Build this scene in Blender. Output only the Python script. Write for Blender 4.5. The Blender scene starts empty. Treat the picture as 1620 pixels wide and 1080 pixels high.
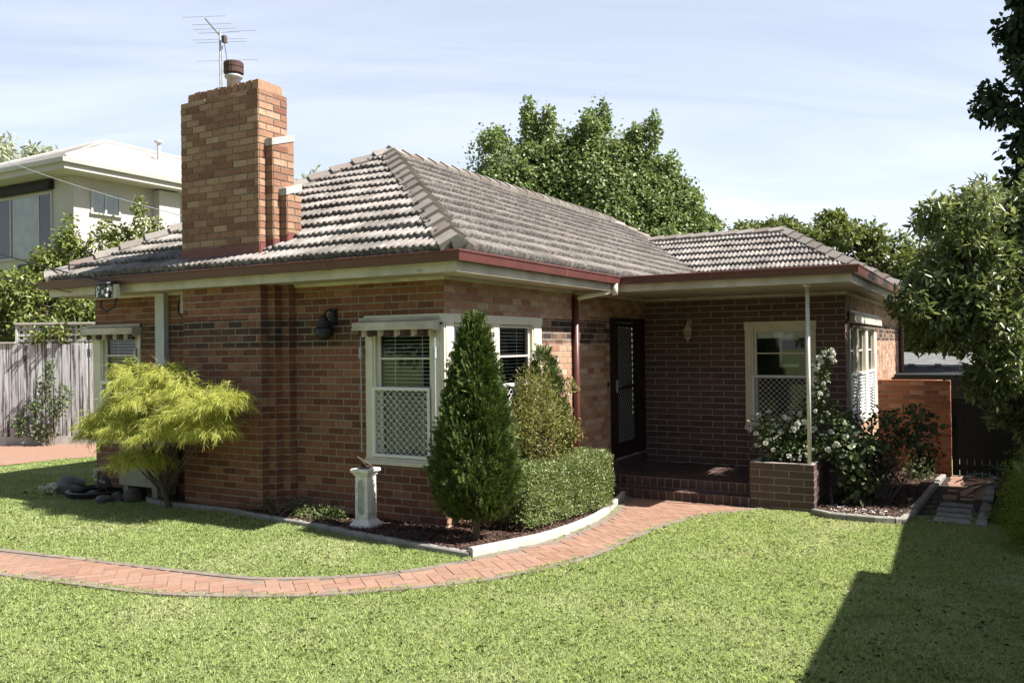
import bpy, math, random
import numpy as np
from mathutils import Vector, Matrix
random.seed(7)
rng = np.random.default_rng(11)
scene = bpy.context.scene
col = scene.collection
PI = math.pi

# ------------------------------------------------------------------ helpers
def tag(o, label=None, cat=None, group=None, kind=None):
    if label: o['label'] = label
    if cat: o['category'] = cat
    if group: o['group'] = group
    if kind: o['kind'] = kind
    return o

def thing(name, label, cat, loc=(0, 0, 0), group=None):
    o = bpy.data.objects.new(name, None)
    o.empty_display_size = .1
    o.location = loc
    col.objects.link(o)
    return tag(o, label, cat, group)

def root_loc(o):
    v = Vector((0, 0, 0))
    while o is not None:
        v += o.location
        o = o.parent
    return v

def link_mesh(name, me, parent, loc):
    o = bpy.data.objects.new(name, me)
    col.objects.link(o)
    if parent is not None:
        o.parent = parent
    elif loc is not None:
        o.location = loc
    return o

class MB:
    """collects polygons; T maps local (u, n, z) to world"""
    def __init__(s, T=None):
        s.v = []; s.f = []; s.T = T
    def p(s, a):
        s.v.append(tuple(s.T(*a)) if s.T else tuple(a)); return len(s.v) - 1
    def face(s, pts):
        s.f.append([s.p(q) for q in pts])
    def box(s, a0, b0, c0, a1, b1, c1, skip=()):
        P = [(a0, b0, c0), (a1, b0, c0), (a1, b1, c0), (a0, b1, c0), (a0, b0, c1), (a1, b0, c1), (a1, b1, c1), (a0, b1, c1)]
        i = [s.p(q) for q in P]
        F = [(0, 3, 2, 1), (4, 5, 6, 7), (0, 1, 5, 4), (1, 2, 6, 5), (2, 3, 7, 6), (3, 0, 4, 7)]
        for k, fc in enumerate(F):
            if k not in skip: s.f.append([i[j] for j in fc])
    def hexa(s, P):
        i = [s.p(q) for q in P]
        for fc in [(0, 3, 2, 1), (4, 5, 6, 7), (0, 1, 5, 4), (1, 2, 6, 5), (2, 3, 7, 6), (3, 0, 4, 7)]:
            s.f.append([i[j] for j in fc])
    def tube(s, pts, r, n=8, cap=True):
        pts = [Vector(q) for q in pts]
        if not isinstance(r, (list, tuple)): r = [r] * len(pts)
        rings = []
        for k, q in enumerate(pts):
            t = (pts[min(k + 1, len(pts) - 1)] - pts[max(k - 1, 0)]).normalized()
            ref = Vector((1, 0, 0)) if abs(t.x) < .8 else Vector((0, 1, 0))
            a = t.cross(ref).normalized(); b = t.cross(a)
            rings.append([s.p(q + (a * math.cos(2 * PI * j / n) + b * math.sin(2 * PI * j / n)) * r[k]) for j in range(n)])
        for k in range(len(rings) - 1):
            for j in range(n):
                s.f.append([rings[k][j], rings[k][(j + 1) % n], rings[k + 1][(j + 1) % n], rings[k + 1][j]])
        if cap:
            s.f.append(rings[0][::-1]); s.f.append(rings[-1])
    def lathe(s, c, prof, n=16):
        rings = [[s.p((c[0] + r * math.cos(2 * PI * j / n), c[1] + r * math.sin(2 * PI * j / n), c[2] + z)) for j in range(n)] for r, z in prof]
        for k in range(len(rings) - 1):
            for j in range(n):
                s.f.append([rings[k][j], rings[k][(j + 1) % n], rings[k + 1][(j + 1) % n], rings[k + 1][j]])
        s.f.append(rings[0][::-1]); s.f.append(rings[-1])
    def sqlathe(s, c, prof, rot=0):
        """square section stack"""
        rings = []
        for r, z in prof:
            rings.append([s.p((c[0] + r * 1.4142 * math.cos(rot + PI / 4 + PI / 2 * j), c[1] + r * 1.4142 * math.sin(rot + PI / 4 + PI / 2 * j), c[2] + z)) for j in range(4)])
        for k in range(len(rings) - 1):
            for j in range(4):
                s.f.append([rings[k][j], rings[k][(j + 1) % 4], rings[k + 1][(j + 1) % 4], rings[k + 1][j]])
        s.f.append(rings[0][::-1]); s.f.append(rings[-1])
    def sweep(s, prof, path, zs=None, closed_prof=True):
        """prof [(o,z)], o = distance to the right of the travel direction"""
        n = len(path); rings = []
        for k in range(n):
            p = Vector(path[k][:2])
            d0 = (Vector(path[k][:2]) - Vector(path[k - 1][:2])).normalized() if k else None
            d1 = (Vector(path[k + 1][:2]) - Vector(path[k][:2])).normalized() if k < n - 1 else None
            if d0 is None: d0 = d1
            if d1 is None: d1 = d0
            r0 = Vector((d0.y, -d0.x)); r1 = Vector((d1.y, -d1.x))
            m = (r0 + r1).normalized(); m = m / max(.3, m.dot(r1))
            z0 = zs[k] if zs else 0
            rings.append([s.p((p.x + m.x * o, p.y + m.y * o, z0 + z)) for o, z in prof])
        q = len(prof)
        for k in range(n - 1):
            for j in range(q if closed_prof else q - 1):
                s.f.append([rings[k][j], rings[k][(j + 1) % q], rings[k + 1][(j + 1) % q], rings[k + 1][j]])
        if closed_prof:
            s.f.append(rings[0][::-1]); s.f.append(rings[-1])
    def build(s, name, mat, parent=None, smooth=False, loc=None):
        off = root_loc(parent) if parent is not None else Vector(loc or (0, 0, 0))
        me = bpy.data.meshes.new(name)
        me.from_pydata([(x - off.x, y - off.y, z - off.z) for x, y, z in s.v], [], s.f)
        me.materials.append(mat)
        if smooth:
            me.polygons.foreach_set('use_smooth', [True] * len(me.polygons))
        me.update()
        return link_mesh(name, me, parent, loc)

def np_mesh(name, V, F, mat, parent=None, loc=None, uv=None, smooth=False):
    off = root_loc(parent) if parent is not None else Vector(loc or (0, 0, 0))
    V = np.asarray(V, np.float32).reshape(-1, 3) - np.array(off, np.float32)
    F = np.asarray(F, np.int32); k = F.shape[1]; m = F.shape[0]
    me = bpy.data.meshes.new(name)
    me.vertices.add(len(V)); me.vertices.foreach_set('co', V.ravel())
    me.loops.add(m * k); me.loops.foreach_set('vertex_index', F.ravel())
    me.polygons.add(m)
    me.polygons.foreach_set('loop_start', np.arange(0, m * k, k, dtype=np.int32))
    me.polygons.foreach_set('loop_total', np.full(m, k, np.int32))
    if smooth: me.polygons.foreach_set('use_smooth', np.ones(m, bool))
    if uv is not None:
        l = me.uv_layers.new(name='UVMap')
        l.data.foreach_set('uv', np.asarray(uv, np.float32)[F.ravel()].ravel())
    me.materials.append(mat)
    me.update(calc_edges=True)
    return link_mesh(name, me, parent, loc)

# ------------------------------------------------------------------ materials
def new_mat(name):
    m = bpy.data.materials.new(name); m.use_nodes = True
    nt = m.node_tree
    for n in list(nt.nodes): nt.nodes.remove(n)
    out = nt.nodes.new('ShaderNodeOutputMaterial')
    b = nt.nodes.new('ShaderNodeBsdfPrincipled')
    nt.links.new(b.outputs[0], out.inputs[0])
    return m, nt, b, out

def N(nt, t, **kw):
    n = nt.nodes.new(t)
    for k, v in kw.items(): setattr(n, k, v)
    return n

def ramp(nt, cols, interp='LINEAR', pos=None):
    r = nt.nodes.new('ShaderNodeValToRGB'); r.color_ramp.interpolation = interp
    e = r.color_ramp.elements
    while len(e) < len(cols): e.new(.5)
    for k, c in enumerate(cols):
        e[k].position = pos[k] if pos else k / max(1, len(cols) - 1 if interp != 'CONSTANT' else len(cols))
        e[k].color = (*c, 1)
    return r

def mixc(nt, a, b, fac, mode='MIX'):
    m = N(nt, 'ShaderNodeMix', data_type='RGBA', blend_type=mode)
    for sock, v in ((m.inputs[6], a), (m.inputs[7], b), (m.inputs[0], fac)):
        if hasattr(v, 'is_linked') or hasattr(v, 'links'): nt.links.new(v, sock)
        elif isinstance(v, (int, float)): sock.default_value = v
        else: sock.default_value = (*v, 1)
    return m.outputs[2]

def mth(nt, op, a, b=None, clamp=False):
    m = N(nt, 'ShaderNodeMath', operation=op, use_clamp=clamp)
    for k, v in enumerate((a, b)):
        if v is None: continue
        if isinstance(v, (int, float)): m.inputs[k].default_value = v
        else: nt.links.new(v, m.inputs[k])
    return m.outputs[0]

def noise(nt, scale, detail=4, rough=.6, vec=None, dist=0):
    n = N(nt, 'ShaderNodeTexNoise'); n.inputs['Scale'].default_value = scale
    n.inputs['Detail'].default_value = detail; n.inputs['Roughness'].default_value = rough
    n.inputs['Distortion'].default_value = dist
    if vec is None:
        tc = N(nt, 'ShaderNodeTexCoord'); vec = tc.outputs['Object']
    nt.links.new(vec, n.inputs['Vector'])
    return n

def bump(nt, b, h, strength=.4, dist=.01):
    n = N(nt, 'ShaderNodeBump'); n.inputs['Strength'].default_value = strength; n.inputs['Distance'].default_value = dist
    nt.links.new(h, n.inputs['Height']); nt.links.new(n.outputs[0], b.inputs['Normal'])

def mat_plain(name, c1, c2=None, scale=6, rough=.6, bmp=.15, bscale=60, metallic=0, spec=.4, streak=0):
    m, nt, b, out = new_mat(name)
    c2 = c2 or tuple(x * .8 for x in c1)
    tc = N(nt, 'ShaderNodeTexCoord')
    vec = tc.outputs['Object']
    if streak:
        mp = N(nt, 'ShaderNodeMapping'); mp.inputs['Scale'].default_value = (1, 1, streak)
        nt.links.new(vec, mp.inputs[0]); vec = mp.outputs[0]
    n = noise(nt, scale, 6, .65, vec)
    r = ramp(nt, [c2, c1], pos=[.3, .62]); nt.links.new(n.outputs[0], r.inputs[0])
    nt.links.new(r.outputs[0], b.inputs['Base Color'])
    b.inputs['Roughness'].default_value = rough; b.inputs['Metallic'].default_value = metallic
    b.inputs['Specular IOR Level'].default_value = spec
    if bmp:
        n2 = noise(nt, bscale, 3, .6); bump(nt, b, n2.outputs[0], bmp, .006)
    return m

def mat_brick(name, cols, dark=None, band=None, grime=.35, rough=.85, bstr=.5):
    m, nt, b, out = new_mat(name)
    g = N(nt, 'ShaderNodeNewGeometry')
    r = ramp(nt, cols); nt.links.new(g.outputs['Random Per Island'], r.inputs[0])
    tc = N(nt, 'ShaderNodeTexCoord')
    c = r.outputs[0]
    n1 = noise(nt, 22, 5, .7)
    c = mixc(nt, c, tuple(.55 * x for x in cols[0]), mth(nt, 'MULTIPLY', mth(nt, 'SUBTRACT', n1.outputs[0], .45, True), 1.6, True))
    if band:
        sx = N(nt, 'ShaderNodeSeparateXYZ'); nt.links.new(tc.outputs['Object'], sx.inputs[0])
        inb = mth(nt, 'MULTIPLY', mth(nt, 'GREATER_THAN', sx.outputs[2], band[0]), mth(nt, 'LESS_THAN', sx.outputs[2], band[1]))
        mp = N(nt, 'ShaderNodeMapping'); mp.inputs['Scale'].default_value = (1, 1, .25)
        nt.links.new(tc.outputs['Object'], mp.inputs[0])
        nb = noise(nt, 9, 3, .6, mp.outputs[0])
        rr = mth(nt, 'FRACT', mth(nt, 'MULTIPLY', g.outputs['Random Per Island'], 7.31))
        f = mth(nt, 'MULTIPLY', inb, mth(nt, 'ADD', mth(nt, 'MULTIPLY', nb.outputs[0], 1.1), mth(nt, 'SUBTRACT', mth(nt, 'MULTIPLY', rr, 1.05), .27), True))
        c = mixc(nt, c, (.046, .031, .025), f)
    n2 = noise(nt, 1.6, 5, .65)
    c = mixc(nt, c, (.10, .075, .055), mth(nt, 'MULTIPLY', mth(nt, 'SUBTRACT', n2.outputs[0], .45, True), grime * 3, True))
    nt.links.new(c, b.inputs['Base Color'])
    b.inputs['Roughness'].default_value = rough; b.inputs['Specular IOR Level'].default_value = .2
    n3 = noise(nt, 90, 4, .7); bump(nt, b, n3.outputs[0], bstr, .006)
    return m

def mat_leaf(name, cols, trans=.3, rough=.5, spec=.35, patch=None):
    m, nt, b, out = new_mat(name)
    g = N(nt, 'ShaderNodeNewGeometry')
    r = ramp(nt, cols); nt.links.new(g.outputs['Random Per Island'], r.inputs[0])
    c = r.outputs[0]
    if patch:
        n = noise(nt, patch[0], 3, .6)
        c = mixc(nt, c, patch[1], mth(nt, 'MULTIPLY', mth(nt, 'SUBTRACT', n.outputs[0], patch[2], True), 4, True))
    nt.links.new(c, b.inputs['Base Color'])
    b.inputs['Roughness'].default_value = rough; b.inputs['Specular IOR Level'].default_value = spec
    t = N(nt, 'ShaderNodeBsdfTranslucent')
    hs = N(nt, 'ShaderNodeHueSaturation'); hs.inputs['Saturation'].default_value = 1.15; hs.inputs['Value'].default_value = 1.3; hs.inputs['Hue'].default_value = .49
    nt.links.new(c, hs.inputs['Color']); nt.links.new(hs.outputs[0], t.inputs[0])
    mx = N(nt, 'ShaderNodeMixShader'); mx.inputs[0].default_value = trans
    nt.links.new(b.outputs[0], mx.inputs[1]); nt.links.new(t.outputs[0], mx.inputs[2])
    nt.links.new(mx.outputs[0], out.inputs[0])
    return m

def mat_tile(name, cols, lichen, dark, mossy_edge_shade=False):
    m, nt, b, out = new_mat(name)
    uv = N(nt, 'ShaderNodeUVMap')
    fl = N(nt, 'ShaderNodeVectorMath', operation='FLOOR'); nt.links.new(uv.outputs[0], fl.inputs[0])
    wn = N(nt, 'ShaderNodeTexWhiteNoise', noise_dimensions='2D'); nt.links.new(fl.outputs[0], wn.inputs[0])
    r = ramp(nt, cols); nt.links.new(wn.outputs[0], r.inputs[0]); c = r.outputs[0]
    n1 = noise(nt, 9, 6, .72)
    c = mixc(nt, c, lichen, mth(nt, 'MULTIPLY', mth(nt, 'SUBTRACT', n1.outputs[0], .5, True), 3.2, True))
    n2 = noise(nt, 30, 5, .75)
    c = mixc(nt, c, dark, mth(nt, 'MULTIPLY', mth(nt, 'SUBTRACT', n2.outputs[0], .50 if mossy_edge_shade else .57, True), 5, True))
    n4 = noise(nt, 1.4, 6, .68)
    c = mixc(nt, c, tuple(.45 * x for x in cols[0]), mth(nt, 'MULTIPLY', mth(nt, 'SUBTRACT', n4.outputs[0], .45, True), 3.6, True))
    # dirt plus painted riser shade on the exposed tile edges
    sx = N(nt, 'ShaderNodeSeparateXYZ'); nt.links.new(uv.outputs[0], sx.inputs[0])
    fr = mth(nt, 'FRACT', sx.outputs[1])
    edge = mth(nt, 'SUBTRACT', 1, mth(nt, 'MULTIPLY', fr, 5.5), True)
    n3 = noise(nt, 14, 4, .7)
    c = mixc(nt, c, dark, mth(nt, 'MULTIPLY', mth(nt, 'MULTIPLY', edge, mth(nt, 'MULTIPLY', mth(nt, 'SUBTRACT', n3.outputs[0], .32 if mossy_edge_shade else .38, True), 4.5, True)), .9))
    nt.links.new(c, b.inputs['Base Color'])
    b.inputs['Roughness'].default_value = .9; b.inputs['Specular IOR Level'].default_value = .2
    bump(nt, b, n2.outputs[0], .5, .006)
    return m

def mat_glass(name, tint=(.9, .95, .95), refl=.03):
    m, nt, b, out = new_mat(name)
    tr = N(nt, 'ShaderNodeBsdfTransparent'); tr.inputs[0].default_value = (*tint, 1)
    gl = N(nt, 'ShaderNodeBsdfGlossy'); gl.inputs['Roughness'].default_value = .02
    fr = N(nt, 'ShaderNodeFresnel'); fr.inputs[0].default_value = 1.5
    f = mth(nt, 'ADD', fr.outputs[0], refl, True)
    mx = N(nt, 'ShaderNodeMixShader'); nt.links.new(f, mx.inputs[0])
    nt.links.new(tr.outputs[0], mx.inputs[1]); nt.links.new(gl.outputs[0], mx.inputs[2])
    nt.links.new(mx.outputs[0], out.inputs[0]); nt.nodes.remove(b)
    return m

RED = [(.125, .048, .032), (.19, .075, .046), (.245, .102, .058), (.20, .082, .049), (.155, .058, .038), (.285, .130, .075), (.225, .090, .052), (.32, .165, .10)]
M = {}
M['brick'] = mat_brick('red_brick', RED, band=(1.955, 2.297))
M['brick_sun'] = mat_brick('sunlit_wall_brick', [(.31, .15, .092), (.42, .26, .165), (.48, .335, .225), (.35, .185, .115), (.51, .38, .265), (.28, .125, .076), (.40, .235, .15)], band=(1.955, 2.297), grime=.12)  # house brick with its palette paled to paint strong sun on these walls
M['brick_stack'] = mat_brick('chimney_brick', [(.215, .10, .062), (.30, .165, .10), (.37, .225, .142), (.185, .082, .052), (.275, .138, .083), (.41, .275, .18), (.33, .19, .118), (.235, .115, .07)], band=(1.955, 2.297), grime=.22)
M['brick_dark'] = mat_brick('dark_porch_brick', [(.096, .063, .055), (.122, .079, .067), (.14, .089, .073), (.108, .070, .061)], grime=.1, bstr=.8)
M['brick_orange'] = mat_brick('orange_brick', [(.25, .085, .043), (.33, .12, .055), (.40, .165, .08), (.20, .068, .038), (.45, .24, .14)], grime=.35)
M['mortar'] = mat_plain('mortar', (.31, .262, .21), (.21, .175, .14), 14, .95, .4, 120)
M['mortar_stack'] = mat_plain('shadowed_stack_mortar', (.22, .185, .15), (.13, .105, .085), 14, .95, .4, 120)  # stack mortar darkened to paint the shadow in its joints
M['mortar_dark'] = mat_plain('porch_mortar', (.36, .31, .275), (.25, .215, .19), 14, .95, .4, 120)
M['tile_b'] = mat_tile('mossy_edge_shaded_tile', [(.135, .117, .102), (.178, .158, .138), (.216, .195, .172), (.155, .137, .12), (.20, .163, .135)], (.34, .315, .275), (.045, .04, .036), True)
M['tile'] = mat_tile('roof_tile', [(.178, .157, .138), (.238, .212, .188), (.29, .266, .24), (.205, .182, .16), (.248, .214, .186)], (.42, .395, .355), (.05, .043, .038))
M['cap'] = mat_brick('ridge_cap_tile', [(.21, .18, .152), (.26, .23, .20), (.30, .275, .24), (.20, .15, .122)], grime=.3)
M['burg'] = mat_plain('burgundy_paint', (.115, .040, .033), (.085, .030, .026), 5, .38, .05, 40)
M['burg_pale'] = mat_plain('faded_burgundy_flashing', (.17, .06, .048), (.12, .04, .034), 8, .6, .1, 40)
M['cream'] = mat_plain('cream_paint', (.66, .615, .50), (.57, .525, .42), 4, .5, .05, 50)
M['post'] = mat_plain('off_white_paint', (.70, .68, .61), (.58, .56, .49), 3, .5, .05)
M['cream_dirty'] = mat_plain('weathered_cream_paint', (.56, .51, .41), (.34, .30, .235), 2.2, .6, .1, 50)
M['soffit'] = mat_plain('soffit_sheet', (.44, .38, .30), (.36, .31, .24), 2, .8, .05)
M['white'] = mat_plain('white_paint', (.74, .74, .71), (.66, .66, .63), 5, .45, .04)
M['grey_pipe'] = mat_plain('pale_grey_paint', (.50, .51, .51), (.42, .43, .43), 4, .5, .05)
M['slat'] = mat_plain('blind_slat', (.80, .79, .76), (.74, .73, .70), 4, .5, 0)
M['glass'] = mat_glass('window_glass')
M['room'] = mat_plain('dark_room', (.035, .032, .03), (.025, .022, .02), 3, .9, 0)
M['door'] = mat_plain('dark_door_paint', (.026, .013, .011), (.018, .01, .009), 6, .4, .1)
M['mesh_dark'] = mat_plain('door_grille_metal', (.33, .325, .31), (.25, .245, .235), 8, .5, 0)
M['door_glass'] = mat_plain('frosted_dark_door_pane', (.05, .052, .05), (.03, .032, .031), 9, .5, .2, 80)
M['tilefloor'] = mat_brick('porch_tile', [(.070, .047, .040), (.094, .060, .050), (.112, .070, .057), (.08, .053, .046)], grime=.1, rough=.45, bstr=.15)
M['grout'] = mat_plain('grout', (.32, .27, .235), (.24, .20, .175), 20, .95, .2)
M['iron'] = mat_plain('black_iron', (.018, .018, .019), (.012, .012, .012), 20, .45, .1)
M['antique'] = mat_plain('antique_cream_metal', (.62, .56, .44), (.42, .36, .26), 30, .5, .1)
M['lamp_glass'] = mat_plain('clouded_lamp_glass', (.33, .31, .26), (.22, .2, .16), 10, .25, 0)
M['stone'] = mat_plain('white_cast_stone', (.76, .74, .68), (.50, .48, .43), 9, .85, .35, 70)
M['stone_dirty'] = mat_plain('weathered_panel_stone', (.42, .42, .385), (.25, .255, .235), 12, .9, .4, 60)
M['bronze'] = mat_plain('bronze', (.09, .06, .035), (.05, .04, .03), 20, .5, .1)
M['concrete'] = mat_plain('grey_concrete', (.30, .28, .25), (.17, .16, .14), 7, .95, .5, 80)
M['cap_grey'] = mat_plain('grey_mortar_cap', (.40, .385, .35), (.28, .265, .24), 9, .95, .4, 60)
M['border'] = mat_plain('stained_border_concrete', (.235, .19, .155), (.14, .115, .095), 9, .95, .5, 60)
M['concrete_white'] = mat_plain('pale_concrete', (.46, .435, .39), (.33, .305, .27), 5, .9, .35, 60)
M['steel'] = mat_plain('galvanised_steel', (.44, .45, .46), (.26, .27, .28), 14, .5, .1, metallic=.15)
M['rust'] = mat_plain('rusty_cowl', (.085, .042, .028), (.035, .024, .02), 18, .8, .3)
M['ac'] = mat_plain('beige_enamel', (.27, .255, .215), (.23, .215, .18), 4, .45, .02)
M['paling'] = None
M['mulch'] = mat_brick('bark_chips', [(.030, .017, .013), (.055, .030, .022), (.085, .048, .035), (.14, .09, .066), (.045, .022, .017)], grime=0, bstr=.3)
M['soil'] = mat_plain('dark_soil', (.035, .022, .016), (.018, .012, .009), 18, .98, .8, 60)
M['paver'] = mat_brick('clay_paver', [(.285, .165, .112), (.31, .185, .13), (.33, .20, .145), (.27, .153, .105), (.315, .19, .135)], grime=.15, bstr=.3)
M['sand'] = mat_plain('joint_sand', (.25, .18, .135), (.14, .10, .078), 12, .98, .3)
M['rock'] = mat_plain('garden_rock', (.11, .092, .075), (.05, .043, .036), 4, .9, .7, 25)
M['rock_grey'] = mat_plain('smooth_grey_rock', (.17, .17, .163), (.09, .09, .087), 5, .85, .3, 40)
M['bark'] = mat_plain('tree_bark', (.13, .10, .075), (.06, .045, .035), 12, .95, .8, 40, streak=.2)
M['bark_pale'] = mat_plain('pale_bark', (.22, .19, .15), (.12, .10, .075), 14, .95, .6, 50, streak=.2)
M['render_wall'] = mat_plain('rendered_wall', (.45, .41, .38), (.40, .365, .338), 1.5, .9, .15, 120)
M['pale_roof'] = mat_plain('pale_metal_roof', (.43, .41, .385), (.38, .36, .335), 2, .6, .1, 30)
M['dark_blind'] = mat_plain('dark_awning_cassette', (.018, .018, .02), (.012, .012, .013), 8, .6, .1)
M['gate'] = mat_plain('black_stained_timber', (.016, .018, .018), (.010, .011, .011), 8, .7, .3)
M['cable'] = mat_plain('black_cable', (.02, .02, .02), (.015, .015, .015), 8, .6, 0)
M['petal'] = mat_plain('white_petal', (.80, .79, .73), (.70, .69, .60), 30, .6, 0)
M['curtain'] = mat_plain('net_curtain', (.55, .55, .50), (.40, .40, .37), 3, .9, .2)
M['red_petal'] = mat_plain('red_petal', (.4, .02, .02), (.3, .015, .015), 30, .6, 0)

# grey weathered palings
m, nt, b, out = new_mat('weathered_paling')
g = N(nt, 'ShaderNodeNewGeometry'); r = ramp(nt, [(.38, .375, .37), (.48, .475, .465), (.58, .575, .56), (.43, .425, .42)])
nt.links.new(g.outputs['Random Per Island'], r.inputs[0])
tc = N(nt, 'ShaderNodeTexCoord'); mp = N(nt, 'ShaderNodeMapping'); mp.inputs['Scale'].default_value = (7, 7, .45)
nt.links.new(tc.outputs['Object'], mp.inputs[0]); n = noise(nt, 2.2, 5, .7, mp.outputs[0])
c = mixc(nt, r.outputs[0], (.045, .04, .038), mth(nt, 'MULTIPLY', mth(nt, 'SUBTRACT', n.outputs[0], .46, True), 6.5, True))
nt.links.new(c, b.inputs['Base Color']); b.inputs['Roughness'].default_value = .9
bump(nt, b, n.outputs[0], .5, .01); M['paling'] = m

# peeling painted box
m, nt, b, out = new_mat('peeling_paint')
n = noise(nt, 13, 3, .55); r = ramp(nt, [(.03, .028, .026), (.62, .60, .55)], 'CONSTANT', [0, .52]); nt.links.new(n.outputs[0], r.inputs[0])
nt.links.new(r.outputs[0], b.inputs['Base Color']); b.inputs['Roughness'].default_value = .6; M['peel'] = m

# striped awning canvas (stripes are dyed into the cloth, along the horizontal run)
m, nt, b, out = new_mat('striped_canvas')
tc = N(nt, 'ShaderNodeTexCoord'); sx = N(nt, 'ShaderNodeSeparateXYZ'); nt.links.new(tc.outputs['Object'], sx.inputs[0])
f = mth(nt, 'FRACT', mth(nt, 'MULTIPLY', mth(nt, 'ADD', sx.outputs[0], sx.outputs[1]), 1 / .235))
r = ramp(nt, [(.062, .028, .022), (.38, .325, .24)], 'CONSTANT', [0, .68]); nt.links.new(f, r.inputs[0])
nt.links.new(r.outputs[0], b.inputs['Base Color']); b.inputs['Roughness'].default_value = .85; M['canvas'] = m

# lawn soil under the blades
m, nt, b, out = new_mat('lawn_thatch')
n = noise(nt, 1.3, 5, .6); r = ramp(nt, [(.15, .215, .06), (.225, .27, .10)], pos=[.35, .65]); nt.links.new(n.outputs[0], r.inputs[0])
n2 = noise(nt, 45, 4, .7); c = mixc(nt, r.outputs[0], (.055, .055, .022), mth(nt, 'MULTIPLY', mth(nt, 'SUBTRACT', n2.outputs[0], .5, True), 4, True))
nt.links.new(c, b.inputs['Base Color']); b.inputs['Roughness'].default_value = 1; bump(nt, b, n2.outputs[0], .8, .03); M['thatch'] = m

M['grass'] = mat_leaf('grass_blade', [(.28, .365, .118), (.36, .435, .16), (.42, .48, .20), (.32, .395, .138), (.51, .54, .29)], .36, .65, .15, patch=(.7, (.53, .545, .30), .50))
M['leaf_gum'] = mat_leaf('sweetgum_leaf', [(.10, .15, .05), (.15, .205, .07), (.21, .26, .095), (.12, .175, .055), (.28, .31, .13)], .32, .45, .4)
M['leaf_dark'] = mat_leaf('shaded_gum_leaf', [(.016, .030, .013), (.024, .042, .017), (.034, .056, .022)], .12, .6, .2)  # gum leaf colour darkened: the crown's shaded side is painted in
M['leaf_mag'] = mat_leaf('glossy_broad_leaf', [(.065, .095, .034), (.115, .155, .05), (.17, .205, .072), (.085, .12, .04), (.31, .32, .14), (.14, .175, .06)], .34, .32, .5)
M['leaf_citrus'] = mat_leaf('citrus_leaf', [(.085, .12, .028), (.15, .185, .045), (.23, .255, .075), (.11, .15, .034), (.33, .34, .11)], .25, .4, .45)
M['leaf_back'] = mat_leaf('bushy_tree_leaf', [(.075, .11, .03), (.13, .16, .042), (.19, .21, .06), (.09, .13, .032), (.28, .27, .08)], .25, .45, .4)
M['leaf_far'] = mat_leaf('distant_leaf', [(.27, .30, .19), (.34, .36, .24), (.40, .41, .29)], .25, .6, .3)  # greens paled to paint distance haze into the leaves
M['leaf_thuja'] = mat_leaf('conifer_spray', [(.032, .058, .015), (.06, .10, .022), (.105, .15, .034), (.042, .075, .018), (.24, .27, .07)], .15, .6, .25)
M['leaf_nand'] = mat_leaf('bronze_tinged_leaf', [(.10, .125, .03), (.17, .18, .045), (.25, .24, .075), (.12, .14, .034), (.25, .17, .06)], .3, .5, .3)
M['leaf_box'] = mat_leaf('box_leaf', [(.08, .115, .03), (.15, .20, .055), (.22, .26, .09), (.115, .16, .045), (.33, .35, .17)], .25, .4, .45)
M['leaf_acacia'] = mat_leaf('weeping_acacia_leaf', [(.33, .36, .06), (.44, .46, .10), (.55, .54, .18), (.38, .40, .08), (.24, .28, .045)], .35, .55, .25)
M['leaf_rose'] = mat_leaf('rose_leaf', [(.04, .068, .02), (.065, .10, .03), (.10, .14, .045), (.15, .19, .07)], .22, .45, .4)
M['leaf_dull'] = mat_leaf('dull_shrub_leaf', [(.045, .065, .028), (.07, .095, .038), (.10, .125, .05), (.17, .19, .09)], .2, .6, .3)
M['leaf_lime'] = mat_leaf('lime_fine_leaf', [(.10, .16, .018), (.15, .21, .028), (.20, .25, .045)], .35, .6, .2)
M['leaf_fern'] = mat_leaf('cycad_leaf', [(.022, .046, .026), (.034, .064, .036), (.05, .085, .048)], .15, .4, .5)
M['leaf_low'] = mat_leaf('low_plant_leaf', [(.09, .14, .035), (.14, .19, .06), (.2, .24, .09)], .3, .5, .3)

# ------------------------------------------------------------------ terrain
def sm(a, b, t):
    t = np.clip((t - a) / (b - a), 0, 1); return t * t * (3 - 2 * t)
def gz(x, y):
    x = np.asarray(x, float); y = np.asarray(y, float)
    s = 1 - sm(-.2, 1.8, y)
    d = .057 * np.clip(np.minimum(x, 4.2) + .9, 0, None) + .03 * np.clip(np.minimum(x, 14) - 4.2, 0, None)
    return -.07 - d * s
def gzf(x, y): return float(gz(x, y))

def in_poly(x, y, poly):
    x = np.asarray(x); y = np.asarray(y); ins = np.zeros(x.shape, bool)
    n = len(poly)
    for i in range(n):
        x0, y0 = poly[i][:2]; x1, y1 = poly[(i + 1) % n][:2]
        if y0 == y1: continue
        c = ((y0 > y) != (y1 > y)) & (x < (x1 - x0) * (y - y0) / (y1 - y0) + x0)
        ins ^= c
    return ins

def smooth_path(pts, per=6):
    out = []
    P = [Vector(p) for p in pts]
    for i in range(len(P) - 1):
        p0 = P[max(0, i - 1)]; p1 = P[i]; p2 = P[i + 1]; p3 = P[min(len(P) - 1, i + 2)]
        for k in range(per):
            t = k / per
            out.append(.5 * ((2 * p1) + (p2 - p0) * t + (2 * p0 - 5 * p1 + 4 * p2 - p3) * t * t + (3 * p1 - p0 - 3 * p2 + p3) * t ** 3))
    out.append(P[-1]); return [(p.x, p.y) for p in out]

def resample(pts, n):
    P = np.array(pts, float); d = np.r_[0, np.cumsum(np.hypot(*np.diff(P, axis=0).T))]
    t = np.linspace(0, d[-1], n)
    return np.c_[np.interp(t, d, P[:, 0]), np.interp(t, d, P[:, 1])]

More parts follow.
